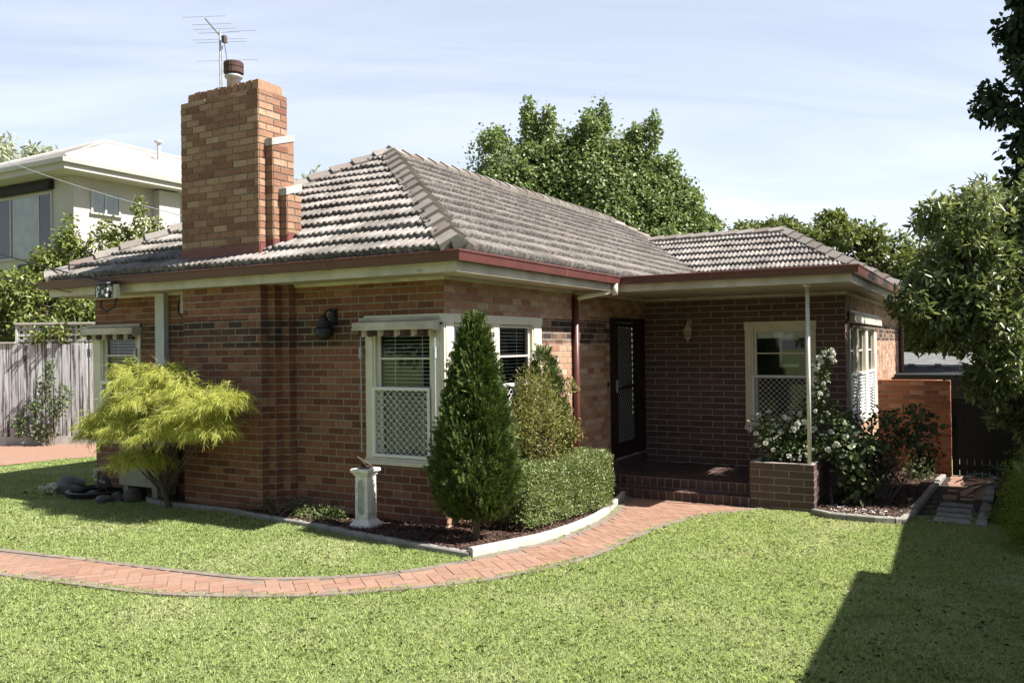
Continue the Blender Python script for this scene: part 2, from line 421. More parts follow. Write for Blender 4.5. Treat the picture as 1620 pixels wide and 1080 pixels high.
PATH_IN = smooth_path([(-3.2, 9), (-3.05, 6.0), (-2.85, 3.51), (-2.74, 2.6), (-2.65, 1.81), (-2.58, 1.21), (-2.46, .4), (-2.25, -.03), (-1.99, -.38), (-1.65, -.68), (-1.31, -.88), (-.97, -1.02), (-.37, -1.13), (.19, -1.21), (.97, -1.18), (1.7, -1.10), (2.4, -.96), (3.1, -.78), (4.12, -.5)])
PATH_OUT = smooth_path([(-4.0, 9), (-3.75, 5.5), (-3.40, 2.54), (-3.28, 1.54), (-3.14, .68), (-2.85, -.03), (-2.59, -.47), (-2.26, -.85), (-1.88, -1.22), (-1.61, -1.44), (-1.22, -1.65), (-.72, -1.82), (-.11, -1.88), (1.06, -1.84), (1.94, -1.84), (2.58, -1.92), (3.2, -2.09), (3.82, -2.34), (4.12, -2.5)])
PATH_POLY = PATH_IN + PATH_OUT[::-1]
KERB_A = smooth_path([(.12, 4.75), (-.12, 4.72), (-.36, 4.47), (-.45, 4.08), (-.42, 3.51), (-.41, 2.86), (-.52, 2.17), (-.61, 1.34), (-.75, .56), (-.92, -.54), (-.96, -.93)], 5)
KERB_W = [(-.98, -.93)] + [(x, y + .07) for x, y in PATH_IN if x > -.75]
BED1 = KERB_A[2:] + KERB_W + [(4.12, 0), (0, 0), (0, 4.7)]
BED2 = [(4.0, -3.16), (3.74, -3.4), (3.66, -4.12), (3.72, -4.28), (6.2, -4.36), (9.2, -4.48), (9.3, -3.3), (4.2, -3.15)]
SIDE = [(3.75, -4.33), (9.3, -4.53), (9.3, -5.22), (3.7, -5.1)]

def axis(lo, hi, step, far):
    a = np.arange(lo, hi + 1e-6, step)
    L = lo - np.geomspace(step, far, 26)[::-1]; H = hi + np.geomspace(step, far, 26)
    return np.r_[L, a, H]
xs = axis(-9, 15, .15, 260); ys = axis(-8, 15, .15, 260)
X, Y = np.meshgrid(xs, ys, indexing='ij')
Z = gz(X, Y) - .012
nx, ny = X.shape
idx = np.arange(nx * ny).reshape(nx, ny)
F = np.stack([idx[:-1, :-1], idx[1:, :-1], idx[1:, 1:], idx[:-1, 1:]], -1).reshape(-1, 4)
lawn = np_mesh('lawn', np.stack([X, Y, Z], -1).reshape(-1, 3), F, M['thatch'], smooth=True)
tag(lawn, kind='structure', label='green lawn ground around the brick house', cat='lawn')

def sheet(name, poly, off, mat, step=.2, parent=None, zfun=gz):
    P = np.array([p[:2] for p in poly]); 
    import bmesh
    bm = bmesh.new()
    vs = [bm.verts.new((x, y, 0)) for x, y in P]
    bm.faces.new(vs)
    bmesh.ops.triangulate(bm, faces=bm.faces[:])
    lo, hi = P.min(0), P.max(0)
    for ax in (0, 1):
        for c in np.arange(lo[ax] + step, hi[ax], step):
            co = [0, 0, 0]; no = [0, 0, 0]; co[ax] = c; no[ax] = 1
            bmesh.ops.bisect_plane(bm, geom=bm.verts[:] + bm.edges[:] + bm.faces[:], plane_co=co, plane_no=no)
    for v in bm.verts: v.co.z = float(zfun(v.co.x, v.co.y)) + off
    me = bpy.data.meshes.new(name); bm.to_mesh(me); bm.free(); me.materials.append(mat)
    for p in me.polygons:
        if p.normal.z < 0: p.flip()
    return link_mesh(name, me, parent, None)

# brick path ---------------------------------------------------------------
path = bpy.data.objects.new('brick_path', None); col.objects.link(path); tag(path, 'curving herringbone brick garden path', 'path', kind='structure')
sheet('joint_sand', PATH_POLY, .003, M['sand'], .25, path)
def offset_line(pts, d):
    out = []
    for i, p in enumerate(pts):
        a = Vector(pts[max(0, i - 1)]); b_ = Vector(pts[min(len(pts) - 1, i + 1)])
        t = (b_ - a).normalized(); out.append((p[0] + t.y * d, p[1] - t.x * d))
    return out
core = offset_line(PATH_IN, -.012) + offset_line(PATH_OUT, .036)[::-1]
core = [p for p in core]
mb = MB(); s = .112; ang = math.radians(45 + 4); ca, sa = math.cos(ang), math.sin(ang)
for i in range(-70, 130):
    for j in range(-110, 110):
        k = (i - j) % 4
        if k == 0: r_ = (i, j, i + 2, j + 1)
        elif k == 3: r_ = (i, j, i + 1, j + 2)
        else: continue
        gp = .0032
        q = [(r_[0] * s + gp, r_[1] * s + gp), (r_[2] * s - gp, r_[1] * s + gp), (r_[2] * s - gp, r_[3] * s - gp), (r_[0] * s + gp, r_[3] * s - gp)]
        q = [(a * ca - b_ * sa, a * sa + b_ * ca) for a, b_ in q]
        cx, cy = sum(a for a, _ in q) / 4, sum(b_ for _, b_ in q) / 4
        if not (-4.3 < cx < 4.3 and -2.8 < cy < 7): continue
        if not in_poly(np.array([a for a, _ in q] + [cx]), np.array([b_ for _, b_ in q] + [cy]), core).sum() >= 5: continue
        dz = random.uniform(-.0015, .002)
        lo = [(a, b_, gzf(a, b_) - .02) for a, b_ in q]; hi = [(a, b_, gzf(a, b_) + .008 + dz) for a, b_ in q]
        mb.hexa(lo + hi)
mb.build('herringbone_pavers', M['paver'], path)
for nm, ln, sgn in (('inner', PATH_IN, 1), ('outer', PATH_OUT, -1)):
    ln2 = [tuple(p) for p in resample(ln, 110)]
    mb = MB(); mb.sweep([(-.015 if sgn > 0 else -.012, -.03), (.06 if sgn > 0 else .04, -.03), (.06 if sgn > 0 else .04, .012), (-.015 if sgn > 0 else -.012, .0125)], ln2, [gzf(*p) for p in ln2])
    mb.build('path_border', M['border'], path)
drive = [(-8, 9.6), (.9, 9.95), (1.9, 9.8), (2.7, 9.3), (9, 6.4), (9, 8.0), (3.9, 11.35), (3.0, 12.9), (1.0, 16.5), (-8, 16.5)]
d_ = sheet('driveway', drive, .006, M['paver'], 1.0); tag(d_, 'red paved driveway beside the paling fence', 'driveway', kind='structure')
# side path -----------------------------------------------------------------
sp = bpy.data.objects.new('side_path', None); col.objects.link(sp); tag(sp, 'worn side path with stepping stones', 'path', kind='structure')
sheet('worn_earth', [(4.7, -4.36), (9.45, -4.52), (9.45, -5.22), (4.9, -5.08)], .004, M['soil'], .3, sp)
mb = MB()
for k, x0 in enumerate(np.arange(6.3, 9.3, .24)):
    for j in range(3):
        if random.random() < .18: continue
        y0 = -4.62 - j * .2 + random.uniform(-.02, .02); z = gzf(x0, y0) + random.uniform(.006, .016)
        mb.box(x0 + random.uniform(-.02, .02), y0 - .185, z - .03, x0 + .21, y0, z)
mb.build('worn_pavers', M['paver'], sp)
mb = MB()
for x0 in (4.15, 4.62, 5.1, 5.6):
    y0 = -4.62 + random.uniform(-.03, .03); z = gzf(x0, y0) + .012
    mb.hexa([(x0, y0 - .42, z - .05), (x0 + .3, y0 - .4, z - .05), (x0 + .31, y0, z - .05), (x0 + .02, y0 + .01, z - .05), (x0, y0 - .42, z), (x0 + .3, y0 - .4, z), (x0 + .31, y0, z), (x0 + .02, y0 + .01, z)])
mb.build('stepping_slabs', M['concrete'], sp)

# ------------------------------------------------------------------ garden beds and kerbs
def bed_z(x, y): return gz(x, y) + .035
b1 = sheet('garden_bed', BED1, .035, M['soil'], .25); tag(b1, kind='structure', label='bark mulched bed along the brick house', cat='garden bed')
b2 = sheet('garden_bed', BED2, .03, M['soil'], .25); tag(b2, kind='structure', label='bark mulched rose bed right of the planter', cat='garden bed')
BED3 = [(4.4, -5.2), (9.4, -5.25), (9.4, -6.6), (4.4, -6.6)]
b3 = sheet('garden_bed', BED3, .02, M['soil'], .4); tag(b3, kind='structure', label='shaded bed under the large leafed tree', cat='garden bed')

def chips(polys, n, seed):
    r = np.random.default_rng(seed); V = []; F = []
    for poly, m_ in zip(polys, n):
        P = np.array([p[:2] for p in poly]); lo, hi = P.min(0), P.max(0)
        x = r.uniform(lo[0], hi[0], m_ * 4); y = r.uniform(lo[1], hi[1], m_ * 4)
        k = in_poly(x, y, poly); x = x[k][:m_]; y = y[k][:m_]
        z = gz(x, y) + .035 + r.uniform(0, .022, len(x))
        a = r.uniform(0, 2 * PI, len(x)); L = r.uniform(.012, .035, len(x)); W = r.uniform(.004, .011, len(x))
        tx = r.normal(0, .3, len(x)); ty = r.normal(0, .35, len(x))
        A = np.stack([np.cos(a), np.sin(a), tx], -1) * L[:, None]; B = np.stack([-np.sin(a), np.cos(a), ty], -1) * W[:, None]
        C = np.stack([x, y, z], -1); H = np.array([0, 0, .006])
        V.append(np.stack([C - A - B, C + A - B, C + A + B, C - A + B, C - A * .8 - B * .6 + H, C + A * .8 - B * .6 + H, C + A * .8 + B * .6 + H, C - A * .8 + B * .6 + H], 1).reshape(-1, 3))
    V = np.concatenate(V); q = len(V) // 8
    base = np.array([[4, 5, 6, 7], [0, 1, 5, 4], [1, 2, 6, 5], [2, 3, 7, 6], [3, 0, 4, 7]])
    F = (base[None] + 8 * np.arange(q)[:, None, None]).reshape(-1, 4)
    return V, F
V, F = chips([BED1, BED2, BED3], [9000, 7000, 3500], 5)
mu = np_mesh('bark_mulch', V, F, M['mulch']); tag(mu, 'dark red bark chips covering the garden beds', 'mulch', kind='stuff')

def kerb(name, pts, w, h, mat, label, cat, gap=1.05, base=-.06, jit=.006, group=None):
    pts = [tuple(p) for p in pts]
    L = sum(math.dist(pts[i], pts[i + 1]) for i in range(len(pts) - 1)); nseg = max(1, round(L / gap)); sub = 5
    R = resample(pts, nseg * sub + 1); mb = MB()
    for k in range(nseg):
        seg = [tuple(p) for p in R[k * sub:(k + 1) * sub + 1]]
        a = Vector(seg[-1]) - Vector(seg[-2]); seg[-1] = tuple(Vector(seg[-1]) - a.normalized() * .008)
        dh = random.uniform(-jit, jit); c = .012
        mb.sweep([(-w / 2, base), (w / 2, base), (w / 2, h + dh - c), (w / 2 - c, h + dh), (-w / 2 + c, h + dh), (-w / 2, h + dh - c)], seg, [gzf(*p) for p in seg])
    o = mb.build(name, mat, None, loc=(pts[0][0], pts[0][1], gzf(*pts[0]))); return tag(o, label, cat, group)
kerb('garden_kerb', KERB_A, .085, .055, M['concrete'], 'low grey concrete edging between left lawn and bark bed', 'kerb')
kerb('garden_kerb', KERB_W, .068, .09, M['concrete_white'], 'white curved concrete edging between hedge bed and brick path', 'kerb', 1.6)
kerb('garden_kerb', [(3.92, -3.2), (3.68, -3.45), (3.64, -4.0), (3.74, -4.27), (4.3, -4.31), (5.6, -4.37), (7.2, -4.42), (9.15, -4.5)], .09, .075, M['concrete'], 'uneven grey edging round the rose bed beside side path', 'kerb', .55, jit=.02)
kerb('stone_edging', [(4.05, -5.12), (5.0, -5.17), (6.2, -5.2), (7.6, -5.23), (9.2, -5.26)], .13, .05, M['concrete'], 'broken stone edging on the shaded side of the path', 'edging', .5, jit=.03)

# ------------------------------------------------------------------ brick work
def rsub(rects, h):
    out = []
    for a, b_, c, d in rects:
        if h[0] >= b_ or h[1] <= a or h[2] >= d or h[3] <= c: out.append((a, b_, c, d)); continue
        if h[0] > a: out.append((a, h[0], c, d))
        if h[1] < b_: out.append((h[1], b_, c, d))
        m0, m1 = max(a, h[0]), min(b_, h[1])
        if h[2] > c: out.append((m0, m1, c, h[2]))
        if h[3] < d: out.append((m0, m1, h[3], d))
    return out

def bricks(mb, T, u0, u1, z0, z1, holes=(), L=.23, H=.0760, J=.010, dep=.0035, phase=0., zd=-.135, alt=.5, jit=.0012):
    """running bond bricks on the plane n = 0 of the local frame T"""
    k0 = math.floor((z0 - zd) / (H + J)); k1 = math.ceil((z1 - zd) / (H + J))
    for k in range(k0, k1):
        za = zd + k * (H + J) + J / 2; zb = za + H
        ca = max(za, z0); cb = min(zb, z1)
        if cb - ca < .012: continue
        off = phase + (alt * (L + J) if k % 2 else 0)
        j0 = math.floor((u0 - off) / (L + J)) - 1; j1 = math.ceil((u1 - off) / (L + J)) + 1
        for j in range(j0, j1):
            a = max(off + j * (L + J) + J / 2, u0); b_ = min(off + (j + 1) * (L + J) - J / 2, u1)
            if b_ - a < .015: continue
            rs = [(a, b_, ca, cb)]
            for h in holes: rs = rsub(rs, h)
            for (a2, b2, c2, d2) in rs:
                if b2 - a2 < .012 or d2 - c2 < .012: continue
                q = dep + random.uniform(-.0015, .0025)
                jj = [random.uniform(-jit, jit) for _ in range(8)]
                P = [T(a2 + jj[0], -.004, c2 + jj[1]), T(b2 + jj[2], -.004, c2 + jj[3]), T(b2 + jj[4], -.004, d2 + jj[5]), T(a2 + jj[6], -.004, d2 + jj[7])]
                e = .003
                Q = [T(a2 + jj[0] + e, q, c2 + jj[1] + e), T(b2 + jj[2] - e, q, c2 + jj[3] + e), T(b2 + jj[4] - e, q, d2 + jj[5] - e), T(a2 + jj[6] + e, q, d2 + jj[7] - e)]
                i = len(mb.v); mb.v += [tuple(x) for x in P + Q]
                mb.f += [[i + 4, i + 5, i + 6, i + 7], [i, i + 1, i + 5, i + 4], [i + 1, i + 2, i + 6, i + 5], [i + 2, i + 3, i + 7, i + 6], [i + 3, i, i + 4, i + 7]]

def panel(mb, T, u0, u1, z0, z1, holes=(), thick=.10):
    rs = [(u0, u1, z0, z1)]
    for h in holes: rs = rsub(rs, h)
    for a, b_, c, d in rs:
        mb.face([T(a, 0, c), T(b_, 0, c), T(b_, 0, d), T(a, 0, d)])
    for h in holes:      # reveals
        a, b_, c, d = max(h[0], u0), min(h[1], u1), max(h[2], z0), min(h[3], z1)
        if b_ <= a: continue
        mb.face([T(a, 0, c), T(a, -thick, c), T(a, -thick, d), T(a, 0, d)]); mb.face([T(b_, 0, c), T(b_, -thick, c), T(b_, -thick, d), T(b_, 0, d)])
        mb.face([T(a, 0, d), T(b_, 0, d), T(b_, -thick, d), T(a, -thick, d)]); mb.face([T(a, 0, c), T(b_, 0, c), T(b_, -thick, c), T(a, -thick, c)])

def frameT(o, u, n):
    o = Vector(o); u = Vector(u); n = Vector(n); z = Vector((0, 0, 1))
    return lambda a, b_, c: o + u * a + n * b_ + z * c
TA = frameT((0, 0, 0), (0, -1, 0), (-1, 0, 0))          # left street wall, u = -y
TB = frameT((0, 0, 0), (1, 0, 0), (0, -1, 0))           # wall toward the porch, u = x
XP = 6.24
TP = frameT((XP, 0, 0), (0, -1, 0), (-1, 0, 0))         # porch back wall
YR = -3.295
TR = frameT((0, YR, 0), (1, 0, 0), (0, -1, 0))          # far right side wall
GZ0 = -.5
house = thing('brick_house', 'single storey red brick house with grey tiled hip roof and porch', 'house', (0, 0, 0))

WA = (-1.09, .0, .586, 2.297); WB = (0, 2.31, .586, 2.297); WL = (-6.12, -5.08, .62, 2.25); WP = (1.75, 2.86, .52, 2.275); WR = (6.53, 10.2, .55, 2.27)
DOOR = (4.69, 6.22, .10, 2.36)
CH = (-3.80, -2.43)     # chimney front in u
mb = MB(); panel(mb, TA, -6.09, 0, GZ0, 2.72, [WA, WL]); panel(mb, TB, 0, XP, GZ0, 2.72, [WB, DOOR])
mb.face([(0, 6.09, GZ0), (13, 6.09, GZ0), (13, 6.09, 2.72), (0, 6.09, 2.72)])
wall = mb.build('wall', M['mortar'], house)
mb = MB(); panel(mb, TR, XP, 15.2, -.8, 2.72, [WR]); wall_r = mb.build('wall', M['mortar'], house)
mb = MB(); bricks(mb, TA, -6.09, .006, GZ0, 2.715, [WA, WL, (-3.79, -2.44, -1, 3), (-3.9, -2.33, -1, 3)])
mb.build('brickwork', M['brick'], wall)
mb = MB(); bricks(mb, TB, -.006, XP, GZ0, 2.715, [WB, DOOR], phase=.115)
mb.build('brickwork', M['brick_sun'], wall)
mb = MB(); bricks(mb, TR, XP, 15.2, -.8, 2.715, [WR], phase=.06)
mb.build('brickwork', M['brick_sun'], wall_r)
mb = MB(); panel(mb, TP, 0, -YR, -.08, 2.72, [WP]); pw = mb.build('porch_wall', M['mortar_dark'], house)
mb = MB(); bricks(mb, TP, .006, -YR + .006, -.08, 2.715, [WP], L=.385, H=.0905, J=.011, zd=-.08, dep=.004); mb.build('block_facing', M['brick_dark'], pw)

# chimney ------------------------------------------------------------------
chim = bpy.data.objects.new('chimney', None); col.objects.link(chim); chim.parent = house
mbm = MB(); mbb = MB(); mbl = MB(); mbn = MB()
Y0, Y1 = 2.43, 3.80; XF = -.345; XB = .135; ZT = 5.09
def cface(T, a, b_, z0, z1, ph=0):
    if z1 > 2.83: panel(mbm, T, a, b_, max(z0, 2.83), z1)
    if z0 < 2.83: panel(mbn, T, a, b_, z0, min(z1, 2.83))
    if z0 < 2.7: bricks(mbl, T, a, b_, z0, min(z1, 2.83), phase=ph)
    if z1 > 2.95: bricks(mbb, T, a, b_, max(z0, 2.83), z1, phase=ph, dep=.007, jit=.0025)
F1 = frameT((XF, 0, 0), (0, -1, 0), (-1, 0, 0)); cface(F1, -Y1, -Y0, -.2, ZT, .02)
S1 = frameT((0, Y0, 0), (1, 0, 0), (0, -1, 0)); cface(S1, XF, XB, 2.9, ZT, XF); cface(S1, XF, -.23, -.2, 2.9, XF)
L1 = frameT((0, Y1, 0), (-1, 0, 0), (0, 1, 0)); cface(L1, -XB, -XF, -.2, ZT, .1)
B1 = frameT((XB, 0, 0), (0, 1, 0), (1, 0, 0)); cface(B1, Y0, Y1, 3.0, ZT)
F2 = frameT((-.23, 0, 0), (0, -1, 0), (-1, 0, 0)); cface(F2, -Y0, -Y0 + .115, -.2, 4.41, -Y0)
S2 = frameT((0, Y0 - .115, 0), (1, 0, 0), (0, -1, 0)); cface(S2, -.23, .125, 2.9, 4.42, -.23); cface(S2, -.23, -.115, -.2, 2.9, -.23)
F3 = frameT((-.115, 0, 0), (0, -1, 0), (-1, 0, 0)); cface(F3, -Y0 + .115, -Y0 + .23, -.2, 3.82, -Y0 + .115)
S3 = frameT((0, Y0 - .23, 0), (1, 0, 0), (0, -1, 0)); cface(S3, -.115, .125, 2.9, 3.82, -.115); cface(S3, -.115, 0, -.2, 2.9, -.115)
mbm.face([(XF, Y0, ZT), (XB, Y0, ZT), (XB, Y1, ZT), (XF, Y1, ZT)])
# crown: header bricks on edge
n_ = 11
for k in range(n_):
    a = Y0 + .01 + k * (1.25 / n_)
    mbb.hexa([(XF + .015, a + .004, ZT), (XB - .06, a + .004, ZT), (XB - .06, a + 1.25 / n_ - .006, ZT), (XF + .015, a + 1.25 / n_ - .006, ZT)] +
             [(XF + .018 + random.uniform(-.008, .008), a + .006, ZT + .115 + random.uniform(-.01, .008)), (XB - .065, a + .006, ZT + .112), (XB - .065, a + 1.25 / n_ - .009, ZT + .112), (XF + .018, a + 1.25 / n_ - .009, ZT + .112 + random.uniform(-.01, .006))])
mb = MB()
mbb.hexa([(-.232, Y0 - .1185, 4.36), (.125, Y0 - .1185, 4.36), (.125, Y0 - .004, 4.36), (-.232, Y0 - .004, 4.36), (-.232, Y0 - .1185, 4.405), (.125, Y0 - .1185, 4.525), (.125, Y0 - .004, 4.525), (-.232, Y0 - .004, 4.405)])
mb.hexa([(-.255, Y0 - .130, 4.40), (.135, Y0 - .130, 4.52), (.135, Y0 - .004, 4.52), (-.255, Y0 - .004, 4.40), (-.255, Y0 - .130, 4.485), (.135, Y0 - .130, 4.605), (.135, Y0 - .004, 4.605), (-.255, Y0 - .004, 4.485)])
mb.build('shoulder_cap', M['cap_grey'], chim); mb = MB()
mb.hexa([(-.14, Y0 - .245, 3.80), (.135, Y0 - .245, 3.89), (.135, Y0 - .119, 3.89), (-.14, Y0 - .119, 3.80), (-.14, Y0 - .245, 3.885), (.135, Y0 - .245, 3.975), (.135, Y0 - .119, 3.975), (-.14, Y0 - .119, 3.885)])
mb.build('shoulder_cap', M['cap_grey'], chim)
mbm.build('mortar_core', M['mortar_stack'], chim); mbb.build('brickwork', M['brick_stack'], chim); mbl.build('brickwork', M['brick'], chim); mbn.build('mortar_core', M['mortar'], chim)
mb = MB()
mb.hexa([(-.50, 2.28, 2.985), (-.345, 2.30, 3.05), (-.345, 3.9, 3.05), (-.50, 4.05, 2.985), (-.50, 2.28, 3.0), (-.362, 2.30, 3.09), (-.362, 3.9, 3.09), (-.50, 4.05, 3.0)])
mb.box(XF - .018, 2.42, 3.04, XF - .009, 3.81, 3.20)
mb.box(-.245, Y0 - .125, 3.0, -.236, Y0, 3.26); mb.box(-.13, Y0 - .24, 3.0, -.121, Y0 - .115, 3.30)
mb.box(XF, Y0 - .0135, 3.0, -.23, Y0 - .009, 3.22); mb.box(-.23, Y0 - .128, 3.0, -.12, Y0 - .124, 3.27); mb.box(-.115, Y0 - .243, 3.0, .3, Y0 - .239, 3.35)
mb.build('flashing', M['burg_pale'], chim)
fl = MB(); fl.lathe((-.06, 3.15, ZT), [(.085, .05), (.085, .30), (.11, .31), (.115, .335), (.088, .35), (.085, .36)], 18); f_ = fl.build('flue_pipe', M['steel'], chim, True)
fl = MB(); fl.lathe((-.06, 3.15, ZT), [(.10, .36), (.125, .37), (.125, .43), (.116, .437), (.125, .445), (.125, .50), (.11, .515), (.01, .52)], 18); fl.build('flue_cowl', M['rust'], chim)

# roof -----------------------------------------------------------------------
K = .588; CS = 1 / math.sqrt(1 + K * K); SN = K * CS
GA = .334; TW = .19
def tile_face(name, origin, ud, hd, poly, seed, parent, mat='tile'):
    """ud: unit along the eave, hd: unit horizontal up-slope; poly in (u, v)"""
    r = np.random.default_rng(seed)
    o = np.array(origin, float); ud = np.array(ud, float); vd = np.array([hd[0] * CS, hd[1] * CS, SN]); nd = np.array([-hd[0] * SN, -hd[1] * SN, CS])
    P = np.array(poly); du = TW / 12
    nu0 = int(np.floor(P[:, 0].min() / du)); nu1 = int(np.ceil(P[:, 0].max() / du)); u = np.arange(nu0, nu1 + 1) * du
    ph = (u / TW * 2) % 1
    wave = np.where(ph < .62, 0.026 * np.abs(np.sin(PI * ph / .62)) ** .8, -.004 * np.sin(PI * (ph - .62) / .38))
    nc = int(np.ceil(P[:, 1].max() / GA)); Vs = []; Fs = []; UV = []; base = 0; m_ = len(u)
    tid = np.floor(u / TW + 1e-4).astype(int) - int(np.floor(nu0 * du / TW)) + 2
    for k in range(nc):
        jn = r.normal(0, .0035, tid.max() + 3)[tid]; jv = r.normal(0, .006, tid.max() + 3)[tid]
        sag = .012 * np.sin(u * .9 + k * .5 + seed) * np.sin(k * .4)
        rows = [(k * GA + jv, np.full(m_, -.004) + sag, k + .001), (k * GA + jv - .002, (.056 + wave + jn + sag), k + .004), (k * GA + .05, (.051 + wave + jn + sag), k + .15), ((k + 1) * GA + .012, .006 + wave + jn * .5 + sag, k + .999)]
        for v, n_, uvv in rows:
            v = np.broadcast_to(v, u.shape)
            Vs.append(o + u[:, None] * ud + v[:, None] * vd + n_[:, None] * nd)
            UV.append(np.stack([u / TW + .0005, np.full(m_, uvv)], -1))
        for a in range(3):
            v_mid = (k + .5) * GA
            i0 = base + a * m_ + np.arange(m_ - 1)
            uc = (u[:-1] + u[1:]) / 2
            ins = in_poly(uc, np.full(uc.shape, v_mid + (a - 1) * .1), poly)
            i0 = i0[ins]
            Fs.append(np.stack([i0, i0 + 1, i0 + 1 + m_, i0 + m_], -1))
        base += 4 * m_
    return np_mesh(name, np.concatenate(Vs), np.concatenate(Fs), M[mat], parent, uv=np.concatenate(UV))
roof = MB()
E0 = -.56; E1 = 6.46; ZE = 2.925
ZR = ZE + K * (E1 - E0) / 2; YM = (E0 + E1) / 2; RA = (E1 - E0) / 2; XR = 11.9; VL = RA / CS
# plain back slopes close the roof; the visible slopes carry modelled tiles
roof.face([(E0, E1, ZE), (XR + RA, E1, ZE), (XR, YM, ZR), (E0 + RA, YM, ZR)])
roof.face([(XR + RA, E1, ZE), (XR + RA, E0, ZE), (XR, YM, ZR)])
XC = 9.4; YC = -3.82; RW = 2.6
roof.face([(XC, YC, ZE), (XC + 2 * RW, YC, ZE), (XC + RW, YC + RW, ZE + K * RW)])
roof.face([(XC + 2 * RW, YC, ZE), (XC + 2 * RW, 3, ZE), (XC + RW, 3, ZE + K * RW), (XC + RW, YC + RW, ZE + K * RW)])
roof.face([(XC + RW, YC + RW, ZE + K * RW), (XC + RW, YC + RW, ZE + K * RW), (XC + RW, 3, ZE + K * RW)][:3])
roof_o = roof.build('roof', M['cap'], house)
LA = E1 - E0
tile_face('tiled_slope', (E0, E1, ZE), (0, -1, 0), (1, 0), [(0, 0), (LA, 0), (RA, VL)], 1, roof_o)
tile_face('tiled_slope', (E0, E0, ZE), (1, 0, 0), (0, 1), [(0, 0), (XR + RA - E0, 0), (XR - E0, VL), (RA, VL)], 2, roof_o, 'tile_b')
tile_face('tiled_slope', (XC, 3, ZE), (0, -1, 0), (1, 0), [(0, 0), (3 - YC, 0), (3 - YC - RW, RW / CS), (0, RW / CS)], 3, roof_o)
pr = MB(); pr.box(3.72, -3.79, 2.845, 9.6, -.3, 2.895); pr.box(9.3, -3.79, 2.845, 15.2, -3.0, 2.895); pr.build('flat_porch_roof', M['steel'], house)

def caps(a, b_, w, seg=.36, slope=.62, name='hip_cap', lift=.03):
    a = Vector(a); b_ = Vector(b_); d = b_ - a; L = d.length; d.normalize(); n_ = int(L / seg); mb = MB()
    side = d.cross(Vector((0, 0, 1))).normalized(); up = side.cross(d).normalized()
    for k in range(n_ + 1):
        t0 = k * seg - .05; t1 = min(L + .06, (k + 1) * seg)
        if t1 - t0 < .12: continue
        ring = []
        for t, up_o, ws in ((t0, lift + .02, 1.06), (t1, .0, .96)):
            c = a + d * t + up * up_o + side * random.uniform(-.004, .004)
            ww = w * ws; h = ww * slope
            pro = [(-ww, -h), (-ww * .5, -h * .47), (0, .004), (ww * .5, -h * .47), (ww, -h)]
            o_ = [c + side * x + up * z for x, z in pro]; i_ = [c + side * x * .8 + up * z for x, z in ((-ww, -h - .10), (ww, -h - .10))]
            ring.append(o_ + i_[::-1])
        q = len(ring[0]); i0 = len(mb.v); mb.v += [tuple(p) for p in ring[0] + ring[1]]
        for j in range(q): mb.f.append([i0 + j, i0 + (j + 1) % q, i0 + q + (j + 1) % q, i0 + q + j])
        mb.f.append([i0 + j for j in range(q)][::-1]); mb.f.append([i0 + q + j for j in range(q)])
    return mb.build(name, M['cap'], roof_o)
lf = .088
ap = (E0 + RA, YM, ZR + lf)
caps((E0 + .06, E0 + .06, ZE + .03 + lf), ap, .175)
caps((E0 + .06, E1 - .06, ZE + .03 + lf), ap, .175)
caps(ap, (XR, YM, ZR + lf + .05), .155, name='ridge_cap', lift=.012)
caps((XC, YC, ZE + lf), (XC + RW, YC + RW, ZE + K * RW + lf), .155)
caps((XC + RW, YC + RW, ZE + K * RW + lf), (XC + RW, 2.2, ZE + K * RW + lf), .14, name='ridge_cap', lift=.012)
caps((XR + RA, E0, ZE + lf), (XR, YM, ZR + lf), .155)

# eaves ----------------------------------------------------------------------
EAVE = [(13, 6.40), (-.5, 6.40), (-.5, -.5), (3.81, -.5), (3.81, -3.72), (15.2, -3.72)]
mb = MB(); mb.sweep([(-.028, 2.70), (0, 2.70), (0, 2.868), (-.028, 2.868)], EAVE); fas = mb.build('fascia', M['cream_dirty'], house)
mb = MB(); mb.sweep([(.003, 2.805), (.088, 2.805), (.100, 2.885), (.108, 2.892), (.112, 2.905), (.104, 2.916), (.092, 2.914), (.086, 2.885), (.076, 2.818), (.003, 2.818)], EAVE); mb.build('gutter', M['burg'], house)
def gj(a, b_): 
    jb = MB(); jb.sweep([(.002, 2.802), (.0905, 2.802), (.1035, 2.884), (.1155, 2.903), (.105, 2.9175), (.1005, 2.9165)], [a, b_]); jb.build('gutter_joint', M['burg_pale'], house)
gj((-.5, 4.1), (-.5, 4.06)); gj((-.5, 1.2), (-.5, 1.16)); gj((1.9, -.5), (1.94, -.5)); gj((3.81, -1.9), (3.81, -1.94)); gj((5.3, -3.72), (5.34, -3.72))
mb = MB()
def sof(a, b_, c, d): mb.box(a, c, 2.712, b_, d, 2.722)
sof(-.47, 0, -.472, 6.372); sof(0, 3.838, -.472, 0); sof(3.838, XP, -3.692, -.0); sof(XP, 15.2, -3.692, -3.295); sof(0, 13, 6.09, 6.372)
mb.build('soffit', M['soffit'], house)
mb = MB(); mb.sweep([(0.007, 2.672), (.03, 2.70), (.03, 2.711), (.007, 2.711)], [(-.0, 6.09), (0, 3.93)]); mb.sweep([(0.007, 2.672), (.03, 2.70), (.03, 2.711), (.007, 2.711)], [(0, 2.19), (0, 0), (XP, 0), (XP, YR), (15, YR)])
for y_ in (-1.2, -2.4): mb.box(3.84, y_ - .02, 2.703, 6.2, y_ + .02, 2.7115)
mb.build('eave_trim', M['cream_dirty'], house)

